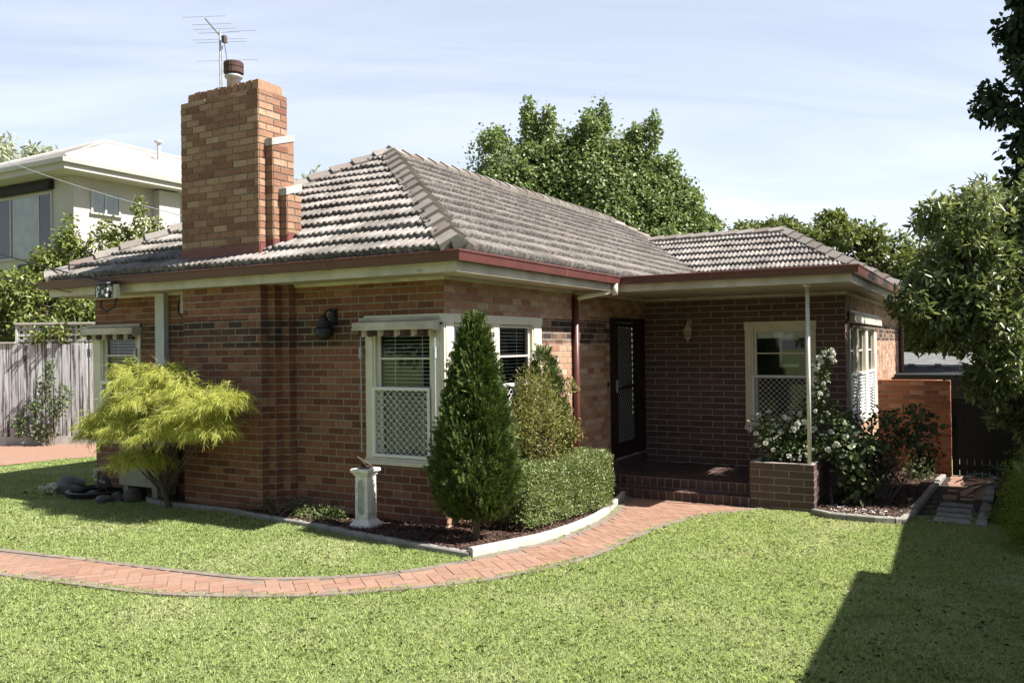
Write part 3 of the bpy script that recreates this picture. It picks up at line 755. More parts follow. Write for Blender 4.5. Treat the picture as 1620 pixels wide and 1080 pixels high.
# windows --------------------------------------------------------------------
def strands(mb, u0, u1, z0, z1, n, p=.088, h=.086, w=.0048):
    k = 0; u = u0 + p / 4
    m_ = max(8, int((z1 - z0) / h * 8)); zs = np.linspace(z0, z1, m_ + 1)
    while u < u1:
        sg = 1 if k % 2 else -1
        us = np.clip(u + sg * p / 4 * np.cos(2 * PI * (zs - z0) / h), u0, u1)
        for a in range(m_):
            mb.hexa([(us[a] - w, n, zs[a]), (us[a] + w, n, zs[a]), (us[a] + w, n + .004, zs[a]), (us[a] - w, n + .004, zs[a]), (us[a + 1] - w, n, zs[a + 1]), (us[a + 1] + w, n, zs[a + 1]), (us[a + 1] + w, n + .004, zs[a + 1]), (us[a + 1] - w, n + .004, zs[a + 1])])
        u += p / 2; k += 1

def window(T, R, panes, zt, zbar, zmid, zsc, screens=None, blind=True, cream='cream', screen_style='mesh', lbl=None, lining=True):
    u0, u1, z0, z1 = R
    mb = MB(T)
    edges = [u0] + [e for a, b_ in panes for e in (a - .045, b_ + .045)] + [u1]
    mb.box(u0 - .012, -.09, zt + .045, u1 + .012, .028, z1)                 # head
    mb.box(u0 - .012, -.09, z0, u1 + .012, .055, z0 + .045)           # sill
    mb.box(u0 - .012, -.09, z0 + .045, u1 + .012, .02, z0 + .075)
    for k in range(0, len(edges), 2):
        a, b_ = edges[k], edges[k + 1]
        if b_ - a > .005:
            mb.box(a, -.09, z0 + .075, b_, .02, zt + .045)
            if b_ - a > .1: mb.box(a + .03, .02, z0 + .075, b_ - .03, .032, zt + .045)
    w = mb.build('window', M[cream], house)
    if lbl: w['label'] = lbl
    for a, b_ in panes:
        mb = MB(T)
        mb.box(a - .045, -.05, zmid - .02, a, -.02, zt + .045); mb.box(b_, -.05, zmid - .02, b_ + .045, -.02, zt + .045)
        mb.box(a, -.05, zt, b_, -.02, zt + .045); mb.box(a, -.05, zmid - .045, b_, -.018, zmid)
        mb.box(a, -.045, zbar - .011, b_, -.022, zbar + .011)
        if blind or True:
            mb.box(a - .045, -.085, z0 + .075, a, -.055, zmid); mb.box(b_, -.085, z0 + .075, b_ + .045, -.055, zmid)
        mb.build('sash', M['cream'], w)
        mb = MB(T); mb.face([(a, -.04, zmid), (b_, -.04, zmid), (b_, -.04, zt), (a, -.04, zt)]); mb.face([(a, -.07, z0 + .07), (b_, -.07, z0 + .07), (b_, -.07, zmid), (a, -.07, zmid)])
        mb.build('pane', M['glass'], w)
        if blind:
            mb = MB(T)
            for z in np.arange(z0 + .1, zt - .01, .044):
                t_ = .006
                mb.hexa([(a - .02, -.135, z + .001), (b_ + .02, -.135, z + .001), (b_ + .02, -.105, z - .001), (a - .02, -.105, z - .001), (a - .02, -.135, z + .001 + t_), (b_ + .02, -.135, z + .001 + t_), (b_ + .02, -.105, z - .001 + t_), (a - .02, -.105, z - .001 + t_)])
            for uu in (a + .22 * (b_ - a), a + .78 * (b_ - a)): mb.box(uu - .004, -.103, z0 + .1, uu + .004, -.101, zt)
            mb.build('venetian_blind', M['slat'], w)
        elif blind is None:
            mb = MB(T); mb.box(a, -.12, zt - .1, b_, -.1, zt); mb.build('roller_blind', M['slat'], w)
    for a, b_ in (screens or []):
        mb = MB(T); f_ = .036
        mb.box(a, -.017, z0 + zsc, a + f_, .033, zmid - .0); mb.box(b_ - f_, -.017, z0 + zsc, b_, .033, zmid); mb.box(a + f_, -.017, z0 + zsc, b_ - f_, .033, z0 + zsc + f_); mb.box(a + f_, -.017, zmid - f_, b_ - f_, .033, zmid)
        if screen_style == 'mesh': strands(mb, a + f_, b_ - f_, z0 + zsc + f_, zmid - f_, .005)
        else:
            for z in np.arange(z0 + zsc + .05, zmid - .05, .055): mb.hexa([(a + f_, -.01, z), (b_ - f_, -.01, z), (b_ - f_, .02, z - .02), (a + f_, .02, z - .02), (a + f_, -.01, z + .012), (b_ - f_, -.01, z + .012), (b_ - f_, .02, z - .008), (a + f_, .02, z - .008)])
        mb.build('security_screen', M['white'], w)
    if not lining: return w
    mb = MB(T); d = .75
    mb.face([(u0, -d, z0), (u1, -d, z0), (u1, -d, z1), (u0, -d, z1)]); mb.face([(u0, -.09, z0), (u1, -.09, z0), (u1, -d, z0), (u0, -d, z0)]); mb.face([(u0, -.09, z1), (u1, -.09, z1), (u1, -d, z1), (u0, -d, z1)])
    mb.face([(u0, -.09, z0), (u0, -d, z0), (u0, -d, z1), (u0, -.09, z1)]); mb.face([(u1, -.09, z0), (u1, -d, z0), (u1, -d, z1), (u1, -.09, z1)])
    mb.build('dark_interior', M['room'], w)
    return w
wA = window(TA, (-1.09, -.012, .586, 2.297), [(-.90, -.21)], 2.13, 1.80, 1.475, .085, [(-.99, -.18)], lining=False)
wB = window(TB, (-.028, 2.31, .586, 2.297), [(.22, .95), (1.23, 2.0)], 2.155, 1.80, 1.46, .085, [(.17, 1.0), (1.18, 2.05)], lining=False)
mb = MB(); mb.face([(.1, 1.3, .5), (2.5, 1.3, .5), (2.5, 1.3, 2.4), (.1, 1.3, 2.4)]); mb.face([(2.5, .1, .5), (2.5, 1.3, .5), (2.5, 1.3, 2.4), (2.5, .1, 2.4)]); mb.face([(.1, .1, .55), (2.5, .1, .55), (2.5, 1.3, .55), (.1, 1.3, .55)]); mb.face([(.1, .1, 2.38), (2.5, .1, 2.38), (2.5, 1.3, 2.38), (.1, 1.3, 2.38)]); mb.build('dark_interior', M['room'], wB)
wL = window(TA, WL, [(-5.86, -5.2)], 2.13, 1.86, 1.50, .085, [(-5.95, -5.13)])
wP = window(TP, WP, [(1.93, 2.69)], 2.105, 1.76, 1.405, .085, [(1.86, 2.76)], blind=None)
wR = window(TR, WR, [(6.72, 7.3), (7.62, 8.45), (8.9, 9.75)], 2.13, 1.78, 1.40, .06, [(6.66, 7.36), (7.56, 8.5), (8.84, 9.81)], blind=None, screen_style='louvre')
# a picture on the wall seen through the porch window
mb = MB(TP); mb.box(2.15, -.70, 1.52, 2.72, -.68, 2.02); pf = mb.build('framed_picture', M['slat'], wP)
mb = MB(TP); mb.box(2.20, -.68, 1.57, 2.67, -.676, 1.97); mb.build('picture', M['rock'], pf)

def awning(T, u0, u1, zt, zb, out, w, val=(.0, .0, .078), rods=True):
    mb = MB(T)
    mb.hexa([(u0, .03, zb), (u1, .03, zb), (u1, out, zb), (u0, out, zb), (u0, .03, zt), (u1, .03, zt), (u1, out - .008, zt - .022), (u0, out - .008, zt - .022)])
    mb.box(u0 + .0, .0295, zt, u1, .045, zt + .035)
    mb.box(u0 - .006, .028, zb - .012, u0, out + .004, zb + .03); mb.box(u1, .028, zb - .012, u1 + .006, out + .004, zb + .03)
    a = mb.build('awning_cassette', M['cream_dirty'], w)
    mb = MB(T); sc = .1175; u = u0 + .06; n_ = 6
    while u < u1 - .05:
        e = min(u + sc, u1 - .04)
        for k in range(n_):
            ua = u + (e - u) * k / n_; ub = u + (e - u) * (k + 1) / n_
            d0 = val[2] * (.78 + .22 * math.sin(PI * k / n_)); d1 = val[2] * (.78 + .22 * math.sin(PI * (k + 1) / n_))
            w0 = out - .045 + .012 * math.sin(2 * PI * ua / .1175); w1 = out - .045 + .012 * math.sin(2 * PI * ub / .1175)
            mb.face([(ua, w0, zb - d0), (ub, w1, zb - d1), (ub, w1, zb + .02), (ua, w0, zb + .02)])
        u = e
    mb.build('valance', M['canvas'], a)
    if rods:
        for u in (u0 + .045, u1 - .05):
            mb = MB(T); mb.tube([(u, .065, zb), (u, .065, .72)], .008, 6); mb.box(u - .014, .05, zb - .32, u + .014, .085, zb - .2)
            mb.build('guide_rod', M['steel'], a)
awning(TA, -1.165, -.03, 2.235, 2.125, .17, wA)
awning(TA, -6.20, -5.06, 2.27, 2.16, .17, wL)
awning(TR, 6.5, 10.3, 2.40, 2.235, .12, wR, rods=False)

# front door -----------------------------------------------------------------
mb = MB(TB); u0, u1, z0, z1 = DOOR
mb.box(u0, -.10, z0, u0 + .17, .03, z1); mb.box(u1 - .3, -.10, z0, u1, .02, z1); mb.box(u0 + .17, -.10, 2.29, u1 - .3, .03, z1); mb.box(u0 + .17, -.10, z0, u1 - .3, .0, z0 + .06)
df = mb.build('door_frame', M['door'], house)
mb = MB(TB); a, b_ = u0 + .18, u1 - .31; zt = 2.285; zb = z0 + .065
mb.box(a, -.05, zb, a + .17, -.005, zt); mb.box(b_ - .1, -.05, zb, b_, -.005, zt); mb.box(a + .17, -.05, 2.215, b_ - .1, -.005, zt); mb.box(a + .17, -.05, 1.205, b_ - .1, -.002, 1.25); mb.box(a + .17, -.05, zb, b_ - .1, -.005, zb + .17)
sd = mb.build('security_door', M['door'], df)
mb = MB(TB); strands(mb, a + .17, b_ - .1, 1.25, 2.215, -.03, .10, .10, .006); strands(mb, a + .17, b_ - .1, zb + .17, 1.205, -.03, .10, .10, .006); mb.build('door_grille', M['mesh_dark'], sd)
mb = MB(TB); mb.face([(a + .17, -.06, zb + .17), (b_ - .1, -.06, zb + .17), (b_ - .1, -.06, 2.215), (a + .17, -.06, 2.215)]); mb.build('door_pane', M['door_glass'], sd)
mb = MB(TB); mb.box(a + .04, -.005, 1.16, a + .075, .035, 1.36); mb.tube([(a + .057, .045, 1.26), (a + .16, .05, 1.26)], .009, 6); mb.build('door_handle', M['mesh_dark'], sd)
mb = MB(TB); mb.box(u0, -.6, z0, u1, -.55, z1); mb.build('hall_interior', M['room'], df)
mb = MB(TB); mb.box(u0 - .13, .008, 1.27, u0 - .09, .03, 1.34); mb.build('doorbell', M['iron'], house)

# porch ----------------------------------------------------------------------
ZP = -.08; ZS = -.225; X1, X0 = 4.47, 4.17; YA, YB = -.02, -2.29
mb = MB(); mb.box(X1 + .004, YB, -.6, XP, 0, ZP - .006); mb.box(X0 + .004, YB, -.6, X1 + .004, YA, ZS - .006); porch = mb.build('porch', M['grout'], house)
mb = MB()
Tt = lambda a, b_, c: Vector((c, -a, ZP - .006 + b_))
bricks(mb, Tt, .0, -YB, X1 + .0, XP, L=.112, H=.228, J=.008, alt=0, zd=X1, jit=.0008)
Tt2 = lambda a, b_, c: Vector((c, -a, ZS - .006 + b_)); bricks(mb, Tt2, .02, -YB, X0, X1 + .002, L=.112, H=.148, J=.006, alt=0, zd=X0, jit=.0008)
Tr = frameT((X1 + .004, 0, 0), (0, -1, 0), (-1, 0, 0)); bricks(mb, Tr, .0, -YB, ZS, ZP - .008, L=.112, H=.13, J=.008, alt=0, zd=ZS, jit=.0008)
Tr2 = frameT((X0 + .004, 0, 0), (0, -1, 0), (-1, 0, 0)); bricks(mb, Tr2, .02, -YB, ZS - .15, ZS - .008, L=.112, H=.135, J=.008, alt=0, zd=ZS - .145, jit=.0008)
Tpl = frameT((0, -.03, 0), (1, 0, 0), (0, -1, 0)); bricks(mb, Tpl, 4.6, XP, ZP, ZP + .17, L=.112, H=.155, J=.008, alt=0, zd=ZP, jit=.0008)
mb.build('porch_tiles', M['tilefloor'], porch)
mb = MB(); mb.box(4.6, -.028, ZP, XP, 0, ZP + .165); mb.build('threshold', M['grout'], porch)
mb = MB(); mb.tube([(4.22, -3.10, .27), (4.22, -3.10, 2.71)], .027, 12); mb.lathe((4.22, -3.10, 2.68), [(.03, 0), (.06, .012), (.06, .03)], 12); mb.build('porch_post', M['post'], house, True)

# downpipes ------------------------------------------------------------------
mb = MB(); mb.tube([(3.32, -.055, -.35), (3.32, -.055, 2.64)], .046, 14)
for z in (.6, 1.25): mb.lathe((3.32, -.055, z), [(.048, 0), (.052, .005), (.052, .03), (.048, .035)], 14)
mb.build('downpipe', M['burg'], house, True)
mb = MB(); mb.tube([(3.32, -.06, 2.60), (3.40, -.20, 2.635), (3.60, -.50, 2.70)], .040, 12); mb.tube([(3.60, -.55, 2.64), (3.60, -.55, 2.81)], .044, 12); mb.build('downpipe_elbow', M['cream'], house, True)
mb = MB(); mb.box(-.085, 4.5, -.07, -.008, 4.68, 2.70); mb.build('downpipe', M['grey_pipe'], house)
mb = MB(); mb.tube([(15.15, YR - .06, -.5), (15.15, YR - .06, 2.7)], .06, 12); mb.build('downpipe', M['burg_pale'], house, True)

# ------------------------------------------------------------------ wall lanterns, service box, cables, antenna
def lantern(name, T, u, zc, sc, metal, glassm, label):
    base = T(u, 0, zc); t = thing(name, label, 'wall lamp', base)
    mb = MB(T); mb.box(u - .035 * sc, .006, zc + .02 * sc, u + .035 * sc, .022, zc + .19 * sc)
    mb.tube([(u, .02, zc + .10 * sc), (u, .06 * sc, zc + .16 * sc), (u, .11 * sc, zc + .17 * sc), (u, .125 * sc, zc + .13 * sc)], .011 * sc, 8)
    mb.build('wall_bracket', M[metal], t)
    c = T(u, .125 * sc, zc)
    mb = MB(); mb.lathe(c, [(.012 * sc, .135 * sc), (.02 * sc, .12 * sc), (.03 * sc, .10 * sc), (.075 * sc, .03 * sc), (.088 * sc, .02 * sc), (.085 * sc, .012 * sc)], 8); mb.build('lantern_roof', M[metal], t)
    mb = MB(); mb.lathe(c, [(.066 * sc, .012 * sc), (.045 * sc, -.115 * sc)], 6); mb.build('lantern_glass', M[glassm], t)
    mb = MB()
    for k in range(6):
        a = k * PI / 3; mb.tube([(c.x + .069 * sc * math.cos(a), c.y + .069 * sc * math.sin(a), c.z + .014 * sc), (c.x + .047 * sc * math.cos(a), c.y + .047 * sc * math.sin(a), c.z - .117 * sc)], .0055 * sc, 5)
    mb.lathe(c, [(.052 * sc, -.11 * sc), (.05 * sc, -.13 * sc), (.03 * sc, -.145 * sc), (.012 * sc, -.16 * sc), (.006 * sc, -.195 * sc)], 8)
    mb.build('lantern_cage', M[metal], t)
lantern('wall_lantern', TP, .82, 2.15, 1.0, 'antique', 'lamp_glass', 'pale antique brass lantern on the dark porch wall beside the front door')
# round black lamp on the street wall
t = thing('wall_lantern', 'black globe lamp with bracket on the red wall left of corner window', 'wall lamp', TA(-1.60, 0, 2.2))
mb = MB(TA); mb.box(-1.605, .006, 2.20, -1.515, .025, 2.40); mb.tube([(-1.56, .02, 2.33), (-1.57, .07, 2.39), (-1.60, .12, 2.36), (-1.615, .13, 2.30)], .014, 8); mb.box(-1.59, .02, 2.30, -1.53, .05, 2.38); mb.build('wall_bracket', M['iron'], t)
c = TA(-1.62, .13, 2.12)
mb = MB(); mb.lathe(c, [(.015, .20), (.045, .17), (.075, .085), (.095, .075), (.093, .06)], 16); mb.build('lamp_hood', M['iron'], t)
mb = MB(); mb.lathe(c, [(.085, .06), (.103, .02), (.104, -.02), (.085, -.065), (.045, -.095), (.01, -.10)], 18); mb.build('lamp_globe', M['iron'], t, True)

t = thing('fuse_box', 'small service box with peeling white paint hanging on the left fascia', 'electrical box', (-.66, 4.88, 2.60))
mb = MB(); mb.box(-.74, 4.79, 2.62, -.62, 5.02, 2.79); mb.build('box_body', M['peel'], t)
mb = MB(); mb.hexa([(-.76, 4.75, 2.80), (-.62, 4.75, 2.80), (-.62, 5.03, 2.80), (-.76, 5.03, 2.80), (-.75, 4.76, 2.825), (-.62, 4.76, 2.85), (-.62, 5.02, 2.85), (-.75, 5.02, 2.825)]); mb.build('box_lid', M['iron'], t)
mb = MB(); mb.tube([(-.68, 4.98, 2.60), (-.70, 4.96, 2.50), (-.69, 4.86, 2.45), (-.66, 4.74, 2.50), (-.63, 4.72, 2.66), (-.60, 4.71, 2.80)], .014, 6); mb.build('service_lead', M['cable'], t)
mb = MB(); mb.box(-.66, 4.70, 2.62, -.60, 4.76, 2.80); mb.build('side_bracket', M['cream_dirty'], t)
t = thing('meter_box', 'dark little meter box with looped lead beside the chimney breast', 'electrical box', (-.06, 4.12, 2.45))
mb = MB(); mb.box(-.075, 4.05, 2.42, -.008, 4.18, 2.66); mb.build('box_body', M['steel'], t)
mb = MB(); mb.tube([(-.03, 4.18, 2.66), (-.04, 4.27, 2.55), (-.04, 4.26, 2.42), (-.04, 4.18, 2.36), (-.04, 4.10, 2.37), (-.04, 4.08, 2.44)], .010, 6); mb.build('service_lead', M['cable'], t)

def cable(a, b_, sag, r, label, mat='cable'):
    a = Vector(a); b_ = Vector(b_); pts = []
    for k in range(25):
        t_ = k / 24; p = a.lerp(b_, t_); p.z -= sag * 4 * t_ * (1 - t_); pts.append(p)
    mb = MB(); mb.tube(pts, r, 5); o = mb.build('overhead_cable', M[mat], None, loc=tuple(b_)); return tag(o, label, 'cable')
cable((1.3, 20.5, 6.6), (-.66, 4.9, 2.83), .22, .011, 'thick black overhead cable running to the peeling service box')
cable((.6, 21.0, 6.1), (-.60, 5.75, 2.74), .25, .008, 'lower thin telephone cable ending at the left end of the fascia')
cable((6.5, 22.0, 8.4), (-.52, -.06, 2.72), .25, .007, 'thin grey cable crossing in front of the chimney to the corner fascia', 'steel')

t = thing('tv_antenna', 'tall metal television antenna on a mast behind the chimney', 'antenna', (.1, 3.45, 4.4))
rv = Vector((.49, -.8717, 0))
def ap_(du, dz, dn=0):
    du *= .92
    return Vector((.1, 3.57, -.06)) + rv * du + Vector((.87, .49, 0)) * dn + Vector((0, 0, dz))
mb = MB(); mb.tube([ap_(.0, 4.3), ap_(0, 6.20)], .013, 8); mb.tube([ap_(.03, 4.3), ap_(.03, 6.0)], .009, 8); mb.build('mast', M['steel'], t)
mb = MB(); mb.tube([ap_(-.19, 6.345, -.06), ap_(-.02, 6.16), ap_(.09, 6.05, .04)], .011, 6); mb.tube([ap_(.06, 6.06), ap_(.10, 5.78)], .005, 5); mb.box(.08, 3.47, 5.97, .13, 3.52, 6.06); mb.build('boom', M['bronze'], t)
for (a0, b0, z, n_) in ((-.51, .10, 6.36, -.06), (-.39, .18, 6.27, -.03), (-.37, .23, 6.22, 0), (.11, .52, 6.20, .03), (-.31, .28, 6.17, 0), (-.39, .39, 6.08, 0), (-.34, .38, 6.05, .02), (-.35, .54, 5.80, 0)):
    mb = MB(); mb.tube([ap_(a0, z, n_), ap_(b0, z + .015, n_)], .0026, 5); mb.build('element', M['steel'], t)

# ------------------------------------------------------------------ planter, pedestal, ac unit, rocks, bollard
t = thing('brick_planter', 'rough dark brick planter box holding white roses beside the porch steps', 'planter', (4.17, -2.7, -.37))
px0, px1, py0, py1 = 4.17, 6.2, -3.16, -2.30; pt = .272
mb = MB(); mb.box(px0 + .006, py0 + .006, -.7, px0 + .10, py1 - .006, pt); mb.box(px0 + .10, py0 + .006, -.7, px1, py0 + .10, pt); mb.box(px0 + .10, py1 - .1, -.7, px1, py1 - .006, pt)
mb.build('mortar_core', M['mortar_dark'], t)
mb = MB(); kw = dict(L=.385, H=.0905, J=.011, zd=pt - .1015 * 8 + .002, dep=.005, jit=.002)
bricks(mb, frameT((px0 + .004, 0, 0), (0, -1, 0), (-1, 0, 0)), -py1, -py0 + .006, -.7, pt + .003, phase=.06, **kw)
bricks(mb, frameT((0, py0 + .004, 0), (1, 0, 0), (0, -1, 0)), px0 - .004, px1, -.7, pt + .003, phase=.0, **kw)
bricks(mb, frameT((0, py1 - .004, 0), (-1, 0, 0), (0, 1, 0)), -px1, -px0 + .004, -.7, pt + .003, phase=.1, **kw)
mb.build('block_facing', M['brick_dark'], t)
mb = MB(); mb.box(px0 + .1, py0 + .1, -.3, px1, py1 - .1, .20); mb.build('planter_soil', M['soil'], t)

PX, PY = -.42, .78; pz = gzf(PX, PY) + .03; rt = math.radians(3)
t = thing('sundial', 'weathered white stone pedestal sundial in the bark bed under corner window', 'sundial', (PX, PY, pz))
mb = MB(); mb.sqlathe((PX, PY, pz), [(.128, -.05), (.128, .045), (.115, .060), (.104, .075), (.088, .095), (.084, .10)], rt); mb.build('plinth', M['stone'], t)
mb = MB(); mb.sqlathe((PX, PY, pz), [(.084, .10), (.081, .575)], rt); sh_ = mb.build('shaft', M['stone'], t)
mb = MB(); mb.sqlathe((PX, PY, pz), [(.082, .575), (.094, .585), (.098, .60), (.112, .612), (.120, .622), (.120, .645), (.110, .655)], rt); mb.build('capital', M['stone'], t)
for k, (dx, dy) in enumerate(((-1, 0), (0, -1))):
    Tn = frameT((PX + dx * .085 * math.cos(rt) - dy * .085 * math.sin(rt), PY + dx * .085 * math.sin(rt) + dy * .085 * math.cos(rt), pz), (-dy * math.cos(rt) - dx * math.sin(rt), dx * math.cos(rt) - dy * math.sin(rt), 0), (dx * math.cos(rt) - dy * math.sin(rt), dx * math.sin(rt) + dy * math.cos(rt), 0))
    ol = [(a_ * .84, z_) for a_, z_ in [(-.032, .15), (.032, .15), (.036, .165), (.052, .175), (.056, .19), (.056, .50), (.052, .515), (.036, .525), (.032, .54), (-.032, .54), (-.036, .525), (-.052, .515), (-.056, .50), (-.056, .19), (-.052, .175), (-.036, .165)]]
    mb = MB(Tn)
    for j in range(len(ol)):
        (a, z), (b_, z2) = ol[j], ol[(j + 1) % len(ol)]
        mb.face([(a, .0, z), (b_, .0, z2), (b_ * .88, .006, z2 * .96 + .345 * .04), (a * .88, .006, z * .96 + .345 * .04)])
    mb.build('panel_moulding', M['stone'], t)
    mb = MB(Tn); mb.face([(a * .87, .002, z * .955 + .345 * .045) for a, z in ol]); mb.build('recessed_panel', M['stone_dirty'] if k == 0 else M['stone'], t)
mb = MB(); mb.lathe((PX, PY, pz), [(.084, .655), (.088, .66), (.084, .672)], 24); mb.build('dial_plate', M['bronze'], t)
mb = MB(); mb.hexa([(PX - .03, PY - .055, pz + .672), (PX - .022, PY - .055, pz + .672), (PX + .02, PY + .075, pz + .672), (PX + .012, PY + .075, pz + .672), (PX - .03, PY + .06, pz + .76), (PX - .024, PY + .06, pz + .76), (PX - .02, PY + .085, pz + .775), (PX - .028, PY + .085, pz + .775)])
mb.tube([(PX + .03, PY - .07, pz + .674), (PX - .02, PY + .10, pz + .775)], .010, 6); mb.build('gnomon', M['bronze'], t)

t = thing('air_conditioner', 'beige outdoor air conditioner unit half hidden behind the weeping shrub', 'air conditioner', (-.2, 5.0, .02))
ax0, ax1, ay0, ay1, az0, az1 = -.38, -.06, 4.26, 5.06, .12, .66
mb = MB(); mb.box(ax0, ay0, az0, ax1, ay1, az1); mb.build('casing', M['ac'], t)
mb = MB(); mb.box(ax0 - .006, ay0 + .24, az0 + .05, ax0 - .0005, ay1 - .03, az1 - .04); mb.build('front_panel', M['ac'], t)
mb = MB(); mb.box(ax0 - .012, ay0 + .04, az0 + .04, ax0 - .0005, ay0 + .22, az1 - .05); mb.box(ax0 - .018, ay0 + .05, az0 + .05, ax0 - .012, ay0 + .21, az0 + .3); mb.build('side_cover', M['ac'], t)
mb = MB()
for k in range(14): mb.box(ax0 - .012, ay0 + .28, az0 + .1 + k * .03, ax0 - .0065, ay1 - .06, az0 + .108 + k * .03)
mb.build('grille', M['ac'], t)
mb = MB(); mb.box(ax0 + .02, ay0 + .06, -.08, ax1, ay0 + .16, az0 - .001); mb.build('foot', M['concrete'], t); mb = MB(); mb.box(ax0 + .02, ay1 - .16, -.08, ax1, ay1 - .06, az0 - .001); mb.build('foot', M['concrete'], t)

def rock(cx, cy, rx, ry, rz, seed, mat, label, flat=0):
    r = np.random.default_rng(seed); import bmesh
    bm = bmesh.new(); bmesh.ops.create_icosphere(bm, subdivisions=3, radius=1)
    ph = r.uniform(0, 6, 9); fr = r.uniform(1.5, 4, 9); a = r.uniform(0, PI)
    z0 = gzf(cx, cy)
    for v in bm.verts:
        d = v.co.copy(); k = 1 + .12 * math.sin(fr[0] * d.x + ph[0]) * math.cos(fr[1] * d.y + ph[1]) + .10 * math.sin(fr[2] * d.z + fr[3] * d.x + ph[2]) + .05 * math.sin(7 * d.y + ph[3]) * math.sin(6 * d.x + ph[4])
        x, y, z = d.x * rx * k, d.y * ry * k, d.z * rz * k
        v.co = (x * math.cos(a) - y * math.sin(a), x * math.sin(a) + y * math.cos(a), z + rz * .45)
    me = bpy.data.meshes.new('rock'); bm.to_mesh(me); bm.free(); me.materials.append(M[mat])
    me.polygons.foreach_set('use_smooth', [True] * len(me.polygons))
    o = bpy.data.objects.new('garden_rock', me); o.location = (cx, cy, z0); col.objects.link(o); return tag(o, label, 'rock', 'rocks around the little pond')
rock(-0.62, 5.05, 0.15, 0.10, 0.06, 1, 'rock_grey', 'smooth oval light grey rock at the front of the pond rockery')
rock(-0.42, 4.72, 0.14, 0.13, 0.11, 2, 'rock', 'large brown rock nearest the weeping shrub trunk')
rock(-0.52, 5.40, 0.11, 0.09, 0.07, 3, 'rock', 'squat pale brown rock behind the smooth oval rock')
rock(-0.20, 6.45, 0.26, 0.17, 0.12, 4, 'rock_grey', 'dark slanting slab rock at the back of the pond rockery')
rock(-0.45, 6.05, 0.17, 0.12, 0.09, 5, 'rock', 'low brown rock on the lawn side of the pond')
rock(0.02, 5.90, 0.15, 0.15, 0.15, 6, 'rock', 'tall brown rock against the left house corner')
rock(-0.48, 4.95, 0.09, 0.09, 0.08, 7, 'rock', 'small brown rock tucked beside the smooth oval rock')
pd = thing('garden_pond', 'small dark sunken pond liner among rocks at the left house corner', 'pond', (-.3, 5.6, gzf(-.3, 5.6)))
mb = MB(); mb.lathe((-.3, 5.6, gzf(-.3, 5.6)), [(.40, -.02), (.43, .07), (.40, .085), (.36, .05)], 20); mb.build('pond_rim', M['iron'], pd)
mb = MB(); mb.lathe((-.3, 5.6, gzf(-.3, 5.6)), [(.37, .04), (.37, .05)], 20); mb.build('pond_water', M['glass'], pd)
t = thing('bollard_light', 'short black garden bollard light beside the brick planter', 'garden light', (4.52, -3.36, gzf(4.52, -3.36)))
mb = MB(); mb.lathe((4.55, -3.32, gzf(4.5, -3.3)), [(.028, -.05), (.028, .22), (.022, .225), (.022, .25)], 12); mb.build('bollard_tube', M['iron'], t)
mb = MB(); mb.lathe((4.55, -3.32, gzf(4.5, -3.3)), [(.03, .25), (.034, .27), (.02, .285)], 12); mb.build('bollard_cap', M['iron'], t)

# ------------------------------------------------------------------ fence, garden wall, gate, shed
f0 = Vector((2.74, 13.36, 0)); fd = Vector((.5, -.866, 0)).normalized(); fn = Vector((-.866, -.5, 0))
fz = -.06
fence = thing('paling_fence', 'weathered grey timber paling fence with lattice top on the left', 'fence', (2.74, 13.36, fz))
TF = lambda a, b_, c: f0 + fd * a + fn * b_ + Vector((0, 0, c))
mb = MB(TF); u = -3.2
while u < 3.6:
    w_ = random.uniform(.145, .175); top = 2.10 + random.uniform(-.015, .015)
    mb.box(u, .0 + random.uniform(0, .006), fz + .17, u + w_, .022, top); mb.box(u + w_ - .03, -.02, fz + .17, u + w_ + .07, -.002, top)
    u += w_ + .03
mb.build('palings', M['paling'], fence)
mb = MB(TF); mb.box(-3.2, .0, fz - .05, 3.6, .035, fz + .165); mb.build('plinth_board', M['concrete_white'], fence)
mb = MB(TF); mb.box(-3.2, -.03, 2.115, .36, .06, 2.15); mb.box(.36, -.03, 2.52, 3.6, .06, 2.56); mb.build('top_rail', M['concrete_white'], fence)
mb = MB(TF)
for u in np.arange(.38, 3.6, .135): mb.box(u, -.012, 2.115, u + .06, -.001, 2.52)
for z in np.arange(2.15, 2.5, .115): mb.box(.38, .0, z, 3.6, .011, z + .05)
mb.box(.36, -.03, 2.12, .40, .03, 2.52); mb.build('lattice', M['paling'], fence)
mb = MB(TF)
for u in (-2.6, .3, 3.0):
    mb = MB(TF); mb.box(u, -.12, fz - .1, u + .1, -.025, 2.11); mb.build('fence_post', M['paling'], fence)

gx = 9.4
t = thing('brick_garden_wall', 'short orange brick garden wall beside the black side gate', 'garden wall', (gx, -4.1, -.5))
mb = MB(); mb.box(gx + .004, -4.62, -.9, gx + .22, -3.42, 1.20); mb.build('mortar_core', M['mortar'], t)
mb = MB(); TG = frameT((gx + .002, 0, 0), (0, -1, 0), (-1, 0, 0)); bricks(mb, TG, 3.42, 4.626, -.9, 1.20, zd=1.205 - .086 * 26)
TG2 = frameT((0, -4.622, 0), (1, 0, 0), (0, -1, 0)); bricks(mb, TG2, gx - .004, gx + .22, -.9, 1.20, zd=1.205 - .086 * 26)
for k in range(5): mb.box(gx - .006, -3.42 - (k + 1) * .242 + .01, 1.20, gx + .224, -3.42 - k * .242, 1.215)
mb.build('brickwork', M['brick_orange'], t)
t = thing('side_gate', 'black vertical board side gate between orange wall and large tree', 'gate', (gx, -5.0, -.5))
mb = MB()
for k in range(8): mb.box(gx + .06, -4.64 - k * .118 - .111, -.50, gx + .08, -4.64 - k * .118 - .0, .90)
mb.build('gate_boards', M['gate'], t)
